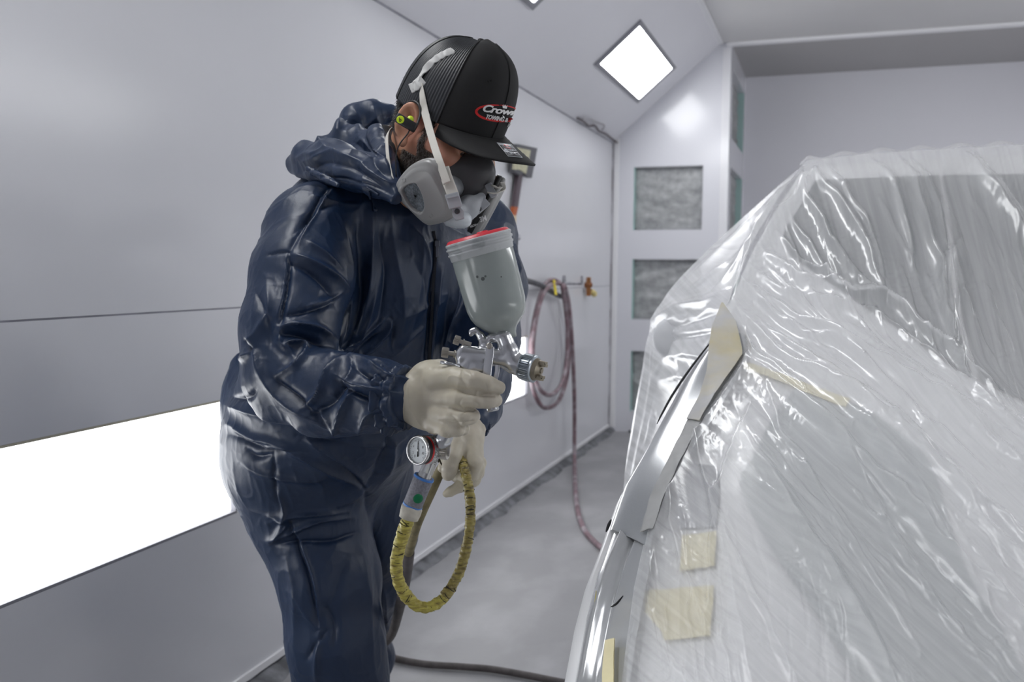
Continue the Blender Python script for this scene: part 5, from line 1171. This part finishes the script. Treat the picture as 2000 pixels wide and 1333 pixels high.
rimm = mat('milky_rim_plastic', (0.50, 0.52, 0.53), 0.28, mix=((0.36, 0.38, 0.39), 40, 0.5, 0.6), bump=(80, 0.4, 0.002)); lidm = mat('red_lid', (0.62, 0.03, 0.05), 0.35)
k0 = Lc*1000
obj('cup', lathe(mm((6, 44), (10, 44.6), (40, 44.2), (70, 43.6), (k0-34, 43), (k0-22, 40.5), (k0-12, 35.5), (k0-4, 28), (k0+3, 20.5), (k0+10, 17.5), (k0+17, 17)), ca, cax, 72), cupm, gun, True)
obj('cup_rim', lathe(mm((-6, 46.5), (-5, 47.6), (-2.5, 47.8), (-2, 46.8), (0.5, 46.6), (1, 48.2), (4, 48.2), (4.5, 46.4), (8, 46.2), (8.6, 47.6), (11, 47.4), (12, 46), (18, 45.6), (19, 44.6)), ca, cax, 72), rimm, gun, True)
obj('lid', lathe(mm((-10.5, 1), (-10.5, 40), (-9.5, 43.5), (-6.5, 45.6), (-5.5, 46.6), (-5.2, 40)), ca, cax, 64, caps=True), lidm, gun, True)
obj('lid_cap', lathe(mm((-15, 5), (-14.5, 8), (-10, 9)), ca+_r*0.008, cax, 24), lidm, gun, True)
for x, y, r_ in ((932,541,3.2),(943,545,4.5),(948,540,2.6),(979,541,1.8)):
    TCU = TCU if 'TCU' in globals() else bvh(bpy.data.objects['cup'])
    p, n = hit(TCU, x, y, 0.0002); obj('paint_speck', lathe([(0, r_*0.0006), (0.0004, r_*0.0004)], p, n, 10), mat('dark_paint_speck', (0.10, 0.11, 0.11), 0.5), gun)
def G(x, y, d=0.0): return P(x, y, GD+d)
s = Sculpt(P(950, 740, GD)-V(0.15, 0.10, 0.10), P(950, 740, GD)+V(0.13, 0.10, 0.115), 0.0013)
s.cone(G(983,660), G(994,690), 0.0125, 0.0135, 0.004)                         # cup socket
s.cone(G(994,690), G(1000,706), 0.0130, 0.0120, 0.006)
s.cone(G(958,694), G(1012,712), 0.0120, 0.0125, 0.006).cone(G(1005,711), G(1030,719), 0.0150, 0.0165, 0.004)   # barrel
s.cone(G(905,694), G(960,697), 0.0125, 0.0125, 0.006)
bfr = np.stack([nrm(G(1012,712)-G(930,692)), nrm(np.cross(-_f, G(1012,712)-G(930,692))), -_f])
s.rbox(G(925,703), bfr, (0.022, 0.0165, 0.011), 0.005, 0.006)
s.chain([(G(957,688), 0.009), (G(945,672), 0.0065), (G(938,655), 0.0045), (G(929,645), 0.0036), (G(921,648), 0.0034), (G(920,654), 0.003)], 0.004)   # hook
s.chain([(G(945,672), 0.006), (G(960,660), 0.0055), (G(972,662), 0.007), (G(985,672), 0.008)], 0.004)
s.rbox(G(963,676,-0.004), np.stack([_r,_u,_f]), (0.006, 0.004, 0.02), 0.002, 0.002, sub=True)
s.chain([(G(925,715), 0.0150), (G(905,760), 0.0140), (G(880,820), 0.0135), (G(866,858), 0.0125)], 0.006)      # handle inside the fist
s.cone(G(866,858), G(862,868), 0.008, 0.008, 0.003)
v, q = s.mesh(); obj('gun_body', fast_mesh('gun_body', v, q), chrome, gun)
trig = lambda l, w, m, nm, d=-0.013: obj(nm, tube(np.array([G(x, y, d) for x, y in spline(l, 8)]), 0, 12, flat=w, hint=-_f), m, gun, True)
trig([(957,677),(955,700),(952,722),(951,745),(955,765)], (0.0062, 0.0016), chrome, 'trigger'); trig([(962,682),(970,705),(971,725),(966,745),(962,765)], (0.0035, 0.0016), chrome, 'trigger', -0.006)
obj('trigger_pin', lathe([(0, 0.0045), (0.0022, 0.0045), (0.003, 0.003)], G(956,676,-0.0145), -_f, 20), brassn, gun, True)
def knurl(c, ax, r, ln, m, nm, par=gun, n=26):
    return obj(nm, lathe([(0, r*0.7), (0, r), (ln*0.15, r*1.04), (ln*0.85, r*1.04), (ln, r), (ln, r*0.7)], c, ax, n*4, wob=lambda a, t: 0.045*(1 if math.cos(a*n) > 0 else -1)), m, par)
kx = nrm(G(905,694)-G(885,688)); 
for (x0, y0), (x1, y1), r_ in (((912,672),(898,667),0.0062), ((903,694),(876,690),0.0068)):
    a, b = G(x0, y0), G(x1, y1); d = nrm(b-a); obj('knob_stem', lathe([(-0.006, 0.0038), (np.linalg.norm(b-a)*0.45, 0.0038), (np.linalg.norm(b-a)*0.45, 0.0052), (np.linalg.norm(b-a)*0.62, 0.0052), (np.linalg.norm(b-a)*0.62, 0.003), (np.linalg.norm(b-a), 0.003)], a, d, 20), brassn, gun, 30)
    knurl(b, d, r_, 0.0085 if r_ < 0.0065 else 0.0095, brassn, 'knob')
obj('air_lever', tube(np.array([G(x, y, -0.012) for x, y in [(860,708),(878,711),(898,717)]]), [0.0022, 0.0028, 0.0030], 12), mat('dull_chrome_lever', (0.45, 0.46, 0.48), 0.15, 0.95), gun, True)
nz0, nz1 = G(1020,716), G(1050,723); nd = nrm(nz1-nz0+_f*-0.012); c1 = G(1026,717)
knurl(G(1024,716.5), nd, 0.0180, 0.0150, bluish, 'air_cap_ring', n=40)
obj('ring_lip', lathe([(0, 0.0155), (0, 0.0195), (0.0022, 0.0195), (0.003, 0.018)], G(1024,716.5)+nd*0.0155, nd, 60), bluish, gun, 30)
obj('ring_lip', lathe([(-0.004, 0.0165), (-0.003, 0.0185), (0, 0.0190), (0.0005, 0.018)], G(1024,716.5), nd, 60), bluish, gun, 30)
ac = G(1024,716.5)+nd*0.017; obj('air_cap', lathe([(0, 0.0165), (0.003, 0.0160), (0.007, 0.0135), (0.009, 0.008), (0.010, 0.004), (0.012, 0.0035), (0.012, 0.001)], ac, nd, 48), capb, gun, 30)
upn = nrm(np.cross(_f, nd)); 
for sg in (1, -1):
    bm = bmesh.new(); hc = ac+nd*0.009+upn*sg*0.0105+_f*-0.001; fr_ = np.stack([nd, upn, np.cross(nd, upn)])
    obox(bm, hc, fr_, (0.0065, 0.0034, 0.0050), 0.0012); obox(bm, hc+nd*0.0045-upn*sg*0.0022, fr_, (0.0035, 0.0022, 0.0040), 0.0008); obj('air_horn', bm, capb, gun)
    obj('air_hole', lathe([(0, 0.0008), (0.0004, 0.0008)], hc+nd*0.004+_f*-0.0053, -_f, 10), mat('dark_hole', (0.01, 0.01, 0.01), 0.6), gun)
for k, wd in enumerate((9, 7)):
    p = G(921, 705, -0.0118); bm = bmesh.new(); obox(bm, p-_u*0.003*k+_r*0.001*k, bfr, (wd/1000, 0.0007, 0.0002)); obj('engraving', bm, mat('engraved_line', (0.22, 0.22, 0.23), 0.5, 0.6), gun)
obj('handle_end', lathe([(-0.004, 0.009), (0.003, 0.009), (0.005, 0.0075)], P(962,797,1.31), nrm(-_u+_r*0.2), 24), chrome, gun, True)
# gauge and regulator under the handle
reg = thing('pressure_gauge', 'round air pressure gauge with white dial and black rim under the gloved fist', 'gauge', P(822, 880, 1.32))
gn = nrm(-_r*0.60-_f*0.80+_u*0.05); gc = P(819, 880, 1.305); blkg = mat('black_gauge_rim', (0.02, 0.02, 0.022), 0.3); steel = mat('gauge_chrome', (0.55, 0.55, 0.55), 0.18, 0.95)
obj('case', lathe([(-0.026, 0.013), (-0.026, 0.019), (-0.024, 0.0205), (0.0, 0.0205), (0.002, 0.0200)], gc, gn, 56), blkg, reg, 30)
obj('bezel', lathe([(0.0, 0.0207), (0.0025, 0.0212), (0.0045, 0.0206), (0.005, 0.0185), (0.003, 0.0180)], gc, gn, 56, caps=False), steel, reg, True)
obj('dial', lathe([(0.0015, 0.0182), (0.0022, 0.018)], gc, gn, 48), mat('white_dial', (0.62, 0.66, 0.68), 0.4), reg)
gx = nrm(np.cross(_u, gn)); gy = np.cross(gn, gx); bk = mat('dial_black', (0.03, 0.03, 0.03), 0.5)
for k in range(27):
    a = math.radians(-45+270*k/26); r0 = 0.0125 if k % 5 == 0 else 0.0140
    obj('tick', tube([gc+gn*0.0026+r0*(math.cos(a)*gx+math.sin(a)*gy), gc+gn*0.0026+0.0155*(math.cos(a)*gx+math.sin(a)*gy)], 0.00022, 4), bk, reg)
for t_, a in (('2', 200), ('4', 150), ('6', 90), ('8', 30), ('10', -20), ('0', 235)):
    v, f = text_mesh(t_); v = (np.array(v)-0.5)*[0.0026*(2 if len(t_) > 1 else 1)*0.8, 0.0036]; c = gc+gn*0.0026+0.0102*(math.cos(math.radians(a))*gx+math.sin(math.radians(a))*gy)
    obj('dial_number', ([c+gx*p[0]+gy*p[1] for p in v], f), bk, reg)
obj('needle', tube([gc+gn*0.0032-gy*0.009, gc+gn*0.0032+gy*0.0135], [0.0009, 0.00035], 6), bk, reg); obj('needle_hub', lathe([(0.0015, 0.0018), (0.0042, 0.0016)], gc, gn, 16), steel, reg)
for nm, r0, a0, a1, m_, t0, t1 in (('red_label', 0.0207, -75, 75, mat('red_label', (0.6, 0.03, 0.03), 0.4), -0.0100, -0.0065), ('white_label', 0.0207, -75, 75, mat('white_label', (0.6, 0.6, 0.6), 0.4, mix=((0.25, 0.25, 0.25), 420, 0.5, 0.55)), -0.0225, -0.0100)):
    v = []; f = []; n = 24
    for i in range(n+1):
        a = math.radians(a0+(a1-a0)*i/n); dv = r0*(math.cos(a)*gx+math.sin(a)*gy); v += [gc+gn*t0+dv, gc+gn*t1+dv]
    for i in range(n): f.append((2*i, 2*i+1, 2*i+3, 2*i+2))
    obj(nm, (v, f), m_, reg, True)
gb = gc-gn*0.026
obj('stem', lathe([(0, 0.0085), (0.008, 0.0085), (0.010, 0.0105), (0.020, 0.0105), (0.022, 0.009), (0.03, 0.009)], P(838,876,1.318), nrm(P(868,879,1.318)-P(838,876,1.318)), 28), mat('worn_nickel', (0.40, 0.38, 0.35), 0.3, 0.9), reg, 30)
knurl(P(862,880,1.318), nrm(P(878,882,1.315)-P(862,880,1.318)), 0.0118, 0.0105, brassn, 'adjusting_knob', reg, 24)
obj('inlet_neck', lathe([(-0.012, 0.0078), (0.008, 0.0078), (0.011, 0.0095), (0.018, 0.0095), (0.03, 0.0088)], P(857,850,1.315), nrm(-_u), 24), mat('worn_nickel'), reg, True)
# hose handle: nut, rubber grip with blue rings and a green button, taped whip
wh = thing('air_hose', 'air hose wrapped in yellow tape, looped below the gun and trailing over the floor', 'hose', P(805, 1000, 1.33))
g0, g1 = P(829,931,1.325), P(805,990,1.33); ga = nrm(g1-g0); L_ = np.linalg.norm(g1-g0)
obj('nut', lathe([(-0.032, 0.008), (-0.024, 0.0085), (-0.023, 0.0105), (-0.008, 0.0108), (-0.007, 0.009), (0.0, 0.0085)], g0, ga, 6), mat('steel_nut', (0.50, 0.51, 0.52), 0.25, 0.9), wh)
obj('nut_collar', lathe([(-0.036, 0.0075), (-0.022, 0.0095), (-0.006, 0.0095), (0, 0.0105), (0.003, 0.0105)], g0, ga, 28), steel, wh, True)
gripm = mat('grey_rubber_grip', (0.20, 0.20, 0.23), 0.7, noise=(300, 0.25), bump=(500, 0.5, 0.0006)); blu = mat('blue_ring', (0.06, 0.20, 0.55), 0.4)
obj('grip', lathe([(0.0, 0.0122), (0.002, 0.0142), (0.003, 0.0146), (L_-0.002, 0.0142), (L_, 0.0135)], g0, ga, 40), gripm, wh, True)
obj('grip_ring', lathe([(0.0002, 0.0135), (0.0005, 0.0150), (0.0034, 0.0152), (0.0036, 0.014)], g0, ga, 40), blu, wh, 30); obj('grip_ring', lathe([(L_-0.0035, 0.0140), (L_-0.003, 0.0148), (L_-0.0003, 0.0147), (L_, 0.0135)], g0, ga, 40), blu, wh, 30)
bc = g0+ga*L_*0.62; bn = nrm(-_f*0.95+_r*0.3); bn = nrm(bn-ga*(bn @ ga)); obj('green_button', lathe([(0.0125, 0.0073), (0.0143, 0.0073), (0.0150, 0.0068), (0.0156, 0.004), (0.0157, 0.0005)], bc, bn, 28), mat('green_rubber', (0.0, 0.16, 0.06), 0.4), wh, True)
obj('button_rim', lathe([(0.0125, 0.0082), (0.0144, 0.0080), (0.0146, 0.0072)], bc, bn, 28, caps=False), gripm, wh, True)
obj('tape_collar', lathe([(-0.002, 0.0140), (0.002, 0.0155), (0.010, 0.0152), (0.018, 0.0140), (0.019, 0.012)], g1, nrm(P(798,1015,1.33)-g1), 32, wob=lambda a, t: 0.03*math.sin(a*5+t*300)), mat('dirty_white_tape', (0.52, 0.49, 0.42), 0.6, noise=(60, 0.2), bump=(120, 0.5, 0.001)), wh, True)
loop = [(801,1005,1.33),(790,1035,1.335),(778,1075,1.34),(774,1110,1.345),(782,1145,1.35),(800,1172,1.355),(825,1187,1.36),(852,1180,1.365),(877,1155,1.37),(896,1120,1.38),(909,1080,1.39),(917,1035,1.40),(919,990,1.41),(914,945,1.42),(905,912,1.435),(898,895,1.45)]
lp = spline(loop, 22); lw = np.array([P(*r) for r in lp]); cum = np.r_[0, np.cumsum(np.linalg.norm(np.diff(lw, axis=0), axis=1))]
def wrap_r(base, seed):
    r = np.random.default_rng(seed); o = np.empty(len(cum)); s0 = 0; nxt = 0; a = 1.0
    for i, c in enumerate(cum):
        if c >= nxt: s0 = nxt; nxt = c+r.uniform(0.004, 0.012); a = r.uniform(0.95, 1.06); b = r.uniform(0.0, 0.11)
        o[i] = base*(a+b*(c-s0)/0.01)
    return o
n2 = len(lw)*2; lw2 = np.stack([np.interp(np.linspace(0, cum[-1], n2), cum, lw[:, i]) for i in range(3)], 1); cum = np.linspace(0, cum[-1], n2)
nt_ = Noise(77); vv, ff = tube(lw2, wrap_r(1.0, 3)*(0.0086+0.0010*np.cos(np.clip(cum/0.25, 0, 1)*math.pi)), 22); vv = np.array(vv); vv = vv+0.0013*np.stack([nt_(vv*260+k*7) for k in range(3)], 1)
def tape_hose_mat():
    m = mat('yellow_wrapped_tape', (0.50, 0.42, 0.10), 0.36, spec=0.5)
    nt = m.node_tree; N, L = nt.nodes, nt.links; b = N['Principled BSDF']; tc = N.new('ShaderNodeTexCoord')
    n = N.new('ShaderNodeTexNoise'); n.inputs['Scale'].default_value = 90; n.inputs['Detail'].default_value = 6; mp = N.new('ShaderNodeMapping'); mp.inputs['Scale'].default_value = (0.7, 0.7, 3.5); L.new(tc.outputs['Object'], mp.inputs[0]); L.new(mp.outputs[0], n.inputs[0])
    r = N.new('ShaderNodeValToRGB'); e = r.color_ramp.elements; e[0].position = 0.28; e[0].color = (0.13, 0.10, 0.035, 1); e[1].position = 0.62; e[1].color = (0.54, 0.48, 0.10, 1); x = e.new(0.42); x.color = (0.36, 0.30, 0.07, 1)
    L.new(n.outputs[0], r.inputs[0]); L.new(r.outputs[0], b.inputs['Base Color']); bp = N.new('ShaderNodeBump'); bp.inputs['Strength'].default_value = 0.6; bp.inputs['Distance'].default_value = 0.0015; L.new(n.outputs[0], bp.inputs['Height']); L.new(bp.outputs[0], b.inputs['Normal'])
    return m
tapeh = tape_hose_mat(); tapeh_shaded = tapeh.copy(); tapeh_shaded.name = 'shaded_wrapped_tape'  # darker olive copy: shading on the loop's right half painted into the colour
for e_, c_ in zip(next(n for n in tapeh_shaded.node_tree.nodes if n.type == 'VALTORGB').color_ramp.elements, ((0.07, 0.05, 0.02, 1), (0.22, 0.175, 0.055, 1), (0.36, 0.30, 0.09, 1))): e_.color = c_
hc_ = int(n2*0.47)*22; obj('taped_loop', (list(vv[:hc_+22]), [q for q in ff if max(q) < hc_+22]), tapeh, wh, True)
obj('taped_loop', (list(vv[hc_:]), [tuple(i-hc_ for i in q) for q in ff if min(q) >= hc_]), tapeh_shaded, wh, True)['label'] = 'olive part of the taped loop, shade put into its colour'
rt = np.random.default_rng(9); blkline = mat('dark_tape_edge', (0.035, 0.03, 0.02), 0.7)
for k in range(34):
    i = int(rt.uniform(8, n2-8)); c = lw2[i]; tg = nrm(lw2[i+3]-lw2[i-3]); tl_ = nrm(tg+rt.normal(0, 0.18, 3)); fr_ = frame_of(tl_); a0 = rt.uniform(0, 6.28); da = rt.uniform(0.7, 2.2)
    if rt.random() < 0.75: a0 = math.atan2(-_f @ fr_[1], -_f @ fr_[0])-da/2+rt.normal(0, 0.5)
    R0 = 0.0100+0.0008*math.cos(min(cum[i]/0.25, 1)*math.pi)-0.0009
    obj('tape_edge', tube([c+R0*(math.cos(a)*fr_[0]+math.sin(a)*fr_[1]) for a in np.linspace(a0, a0+da, 10)], rt.uniform(0.0003, 0.0008), 5), blkline, wh)
# the loose end from the hand down behind the grip, past the leg to the floor
end = [P(870,905,1.47), P(858,925,1.475), P(842,960,1.48), P(826,995,1.49), P(812,1030,1.52), P(798,1080,1.60), P(792,1130,1.72), P(780,1190,1.95), P(765,1240,2.2), P(745,1262,2.45)]
fl = [onZ(x, y, 0.013) for x, y in [(735,1268),(770,1286),(830,1298),(900,1303),(960,1308),(1030,1320),(1100,1334),(1200,1352),(1300,1385)]]
dkh = mat('dusty_dark_hose', (0.085, 0.075, 0.075), 0.55, noise=(30, 0.3)); tph = mat('dirty_tape_hose', (0.20, 0.17, 0.09), 0.6, noise=(60, 0.35))
obj('taped_end', tube(spline(end[:6], 12), 0.0085, 14), tph, wh, True); obj('trailing_hose', tube(spline(end[5:]+fl, 12), 0.0105, 14), dkh, wh, True)
pts = [P(866,912,1.462), P(861,905,1.45), P(858,898,1.445), P(856,903,1.448)]; obj('tape_tail', tube(spline(pts, 5), 0.0014, 6), blkline, wh, True)
# gloves
glovem = mat('cream_latex_glove', (0.56, 0.515, 0.41), 0.42, noise=(9, 0.05), bump=(45, 0.12, 0.003), mix=((0.50, 0.455, 0.38), 14, 0.42, 0.7))
MATS['cream_latex_glove'].node_tree.nodes['Principled BSDF'].inputs['Subsurface Weight'].default_value = 0.08
MATS['cream_latex_glove'].node_tree.nodes['Principled BSDF'].inputs['Subsurface Radius'].default_value = (0.006, 0.004, 0.002)
GF = [([(893,762),(915,768),(945,771),(985,774)],3,-4.0),([(880,797),(905,801),(935,801),(955,802)],3,-4.0),([(868,822),(890,828),(915,826),(930,822)],3,-2.6),([(905,716),(902,740),(912,758)],3,-1.2),([(905,775),(898,790),(907,802),(902,815)],3,-1.2),([(882,810),(900,835),(912,842)],3,-1.5),([(836,850),(858,846),(872,852)],3,1.2),([(897,735),(893,760),(885,800)],5,1.0),([(800,730),(795,760),(800,800)],3,1.0),([(862,846),(874,852),(880,848)],2.5,1.6),([(873,742),(880,735),(900,738)],3,0.9),([(925,785),(935,792),(925,803)],3,-0.8),([(948,747),(952,765)],2.5,-0.6),([(800,795),(820,830),(845,848)],4,0.8),([(915,720),(925,735)],3,-0.8)]
def glove_disp(folds):
    def fn(v, n):
        q = proj(v); h = 0.7*nb1(v*70)+0.35*nb2(v*170); face = np.clip(-(n @ _f)*2, 0, 1)
        for l, wd, am in folds:
            d, t = pl_dist(q[:, 0], q[:, 1], spline(l, 5)); h = h+1.3*am*np.sqrt(np.sin(math.pi*np.clip(t, 0.02, 0.98)))*np.exp(-np.abs(d/wd)**1.4)*face
        return h*0.001
    return fn
s = Sculpt(P(885,775,1.31)-V(0.115, 0.10, 0.095), P(885,775,1.31)+V(0.115, 0.10, 0.095), 0.0017)
def Q(x, y, D, r): return (P(x, y, D), R_(r, D))
s.chain([Q(776,778,1.337,35), Q(800,777,1.33,40)], 0.01)
s.ell(P(838,778,1.322), np.stack([nrm(_r*0.97+_u*-0.24), nrm(_u*0.97+_r*0.24), _f]), (R_(62,1.32), R_(64,1.32), 0.0245), 0.016)
s.ell(P(868,760,1.312), np.stack([nrm(_r*0.97+_u*-0.24), nrm(_u*0.97+_r*0.24), _f]), (R_(40,1.32), R_(46,1.32), 0.022), 0.012)
s.chain([Q(852,742,1.305,27), Q(885,737,1.286,21), Q(926,743,1.266,18.5), Q(951,750,1.268,17), Q(974,758,1.280,14)], 0.0015)     # index
s.chain([Q(862,775,1.305,26), Q(890,779,1.280,19.5), Q(928,781,1.268,17.5), Q(954,782,1.276,16.5), Q(967,782,1.292,14.5)], 0.0015)   # middle
s.chain([Q(860,806,1.308,26), Q(884,812,1.284,19.5), Q(906,814,1.272,18), Q(919,814,1.282,17), Q(924,813,1.30,15)], 0.0015)  # ring
s.chain([Q(850,826,1.314,24), Q(872,838,1.294,18), Q(893,838,1.285,16), Q(903,838,1.297,13.5), Q(906,837,1.31,12)], 0.002)  # little
s.chain([Q(830,742,1.345,26), Q(862,727,1.342,20), Q(892,738,1.345,17), Q(915,752,1.342,14)], 0.008)    # thumb behind the gun
s.ell(P(846,724,1.325), np.stack([_r,_u,_f]), (R_(36,1.32), R_(20,1.32), 0.02), 0.014)
s.blur(2); v, q = s.mesh(glove_disp(GF), 1); gl = obj('glove', fast_mesh('glove', v, q), glovem, person); gl['label'] = 'cream latex glove of the near hand gripping the spray gun'
s = Sculpt(P(900,900,1.47)-V(0.10, 0.09, 0.11), P(900,900,1.47)+V(0.09, 0.09, 0.10), 0.0017)
s.chain([Q(922,828,1.50,29), Q(915,855,1.485,31)], 0.01)
s.ell(P(903,876,1.47), np.stack([nrm(_r*0.95+_u*0.3), nrm(_u*0.95-_r*0.3), _f]), (R_(39,1.47), R_(44,1.47), 0.020), 0.012)
s.ell(P(921,902,1.462), np.stack([_r,_u,_f]), (R_(22,1.47), R_(34,1.47), 0.019), 0.012)
s.chain([Q(889,868,1.455,21), Q(884,893,1.440,18), Q(879,915,1.435,16.5), Q(876,926,1.440,14.5)], 0.0035)         # index curled over
s.chain([Q(884,880,1.475,17), Q(872,900,1.468,13), Q(865,914,1.466,10.5)], 0.003)                              # thumb tip beside it
s.chain([Q(925,905,1.455,17), Q(920,928,1.462,15), Q(902,936,1.480,13), Q(890,930,1.49,12)], 0.003)              # middle round the hose
s.chain([Q(930,915,1.47,17), Q(925,938,1.475,13.5), Q(901,950,1.472,12), Q(880,961,1.470,9.5), Q(872,965,1.470,7.5)], 0.003)   # ring pointing out
s.chain([Q(936,905,1.48,15), Q(933,925,1.49,12), Q(915,942,1.50,11), Q(900,945,1.505,10)], 0.003)
s.blur(1)
GF2 = [([(902,905),(905,892),(915,880)],3,-1.0),([(889,915),(880,918),(872,917)],2.5,-0.8),([(905,900),(925,912),(938,915)],3,0.8),([(893,860),(905,850),(920,848)],4,0.7),([(895,945),(899,954)],2.5,-0.8)]
v, q = s.mesh(glove_disp(GF2)); gl = obj('glove', fast_mesh('glove', v, q), glovem, person); gl['label'] = 'cream latex glove of the far hand holding the taped hose'
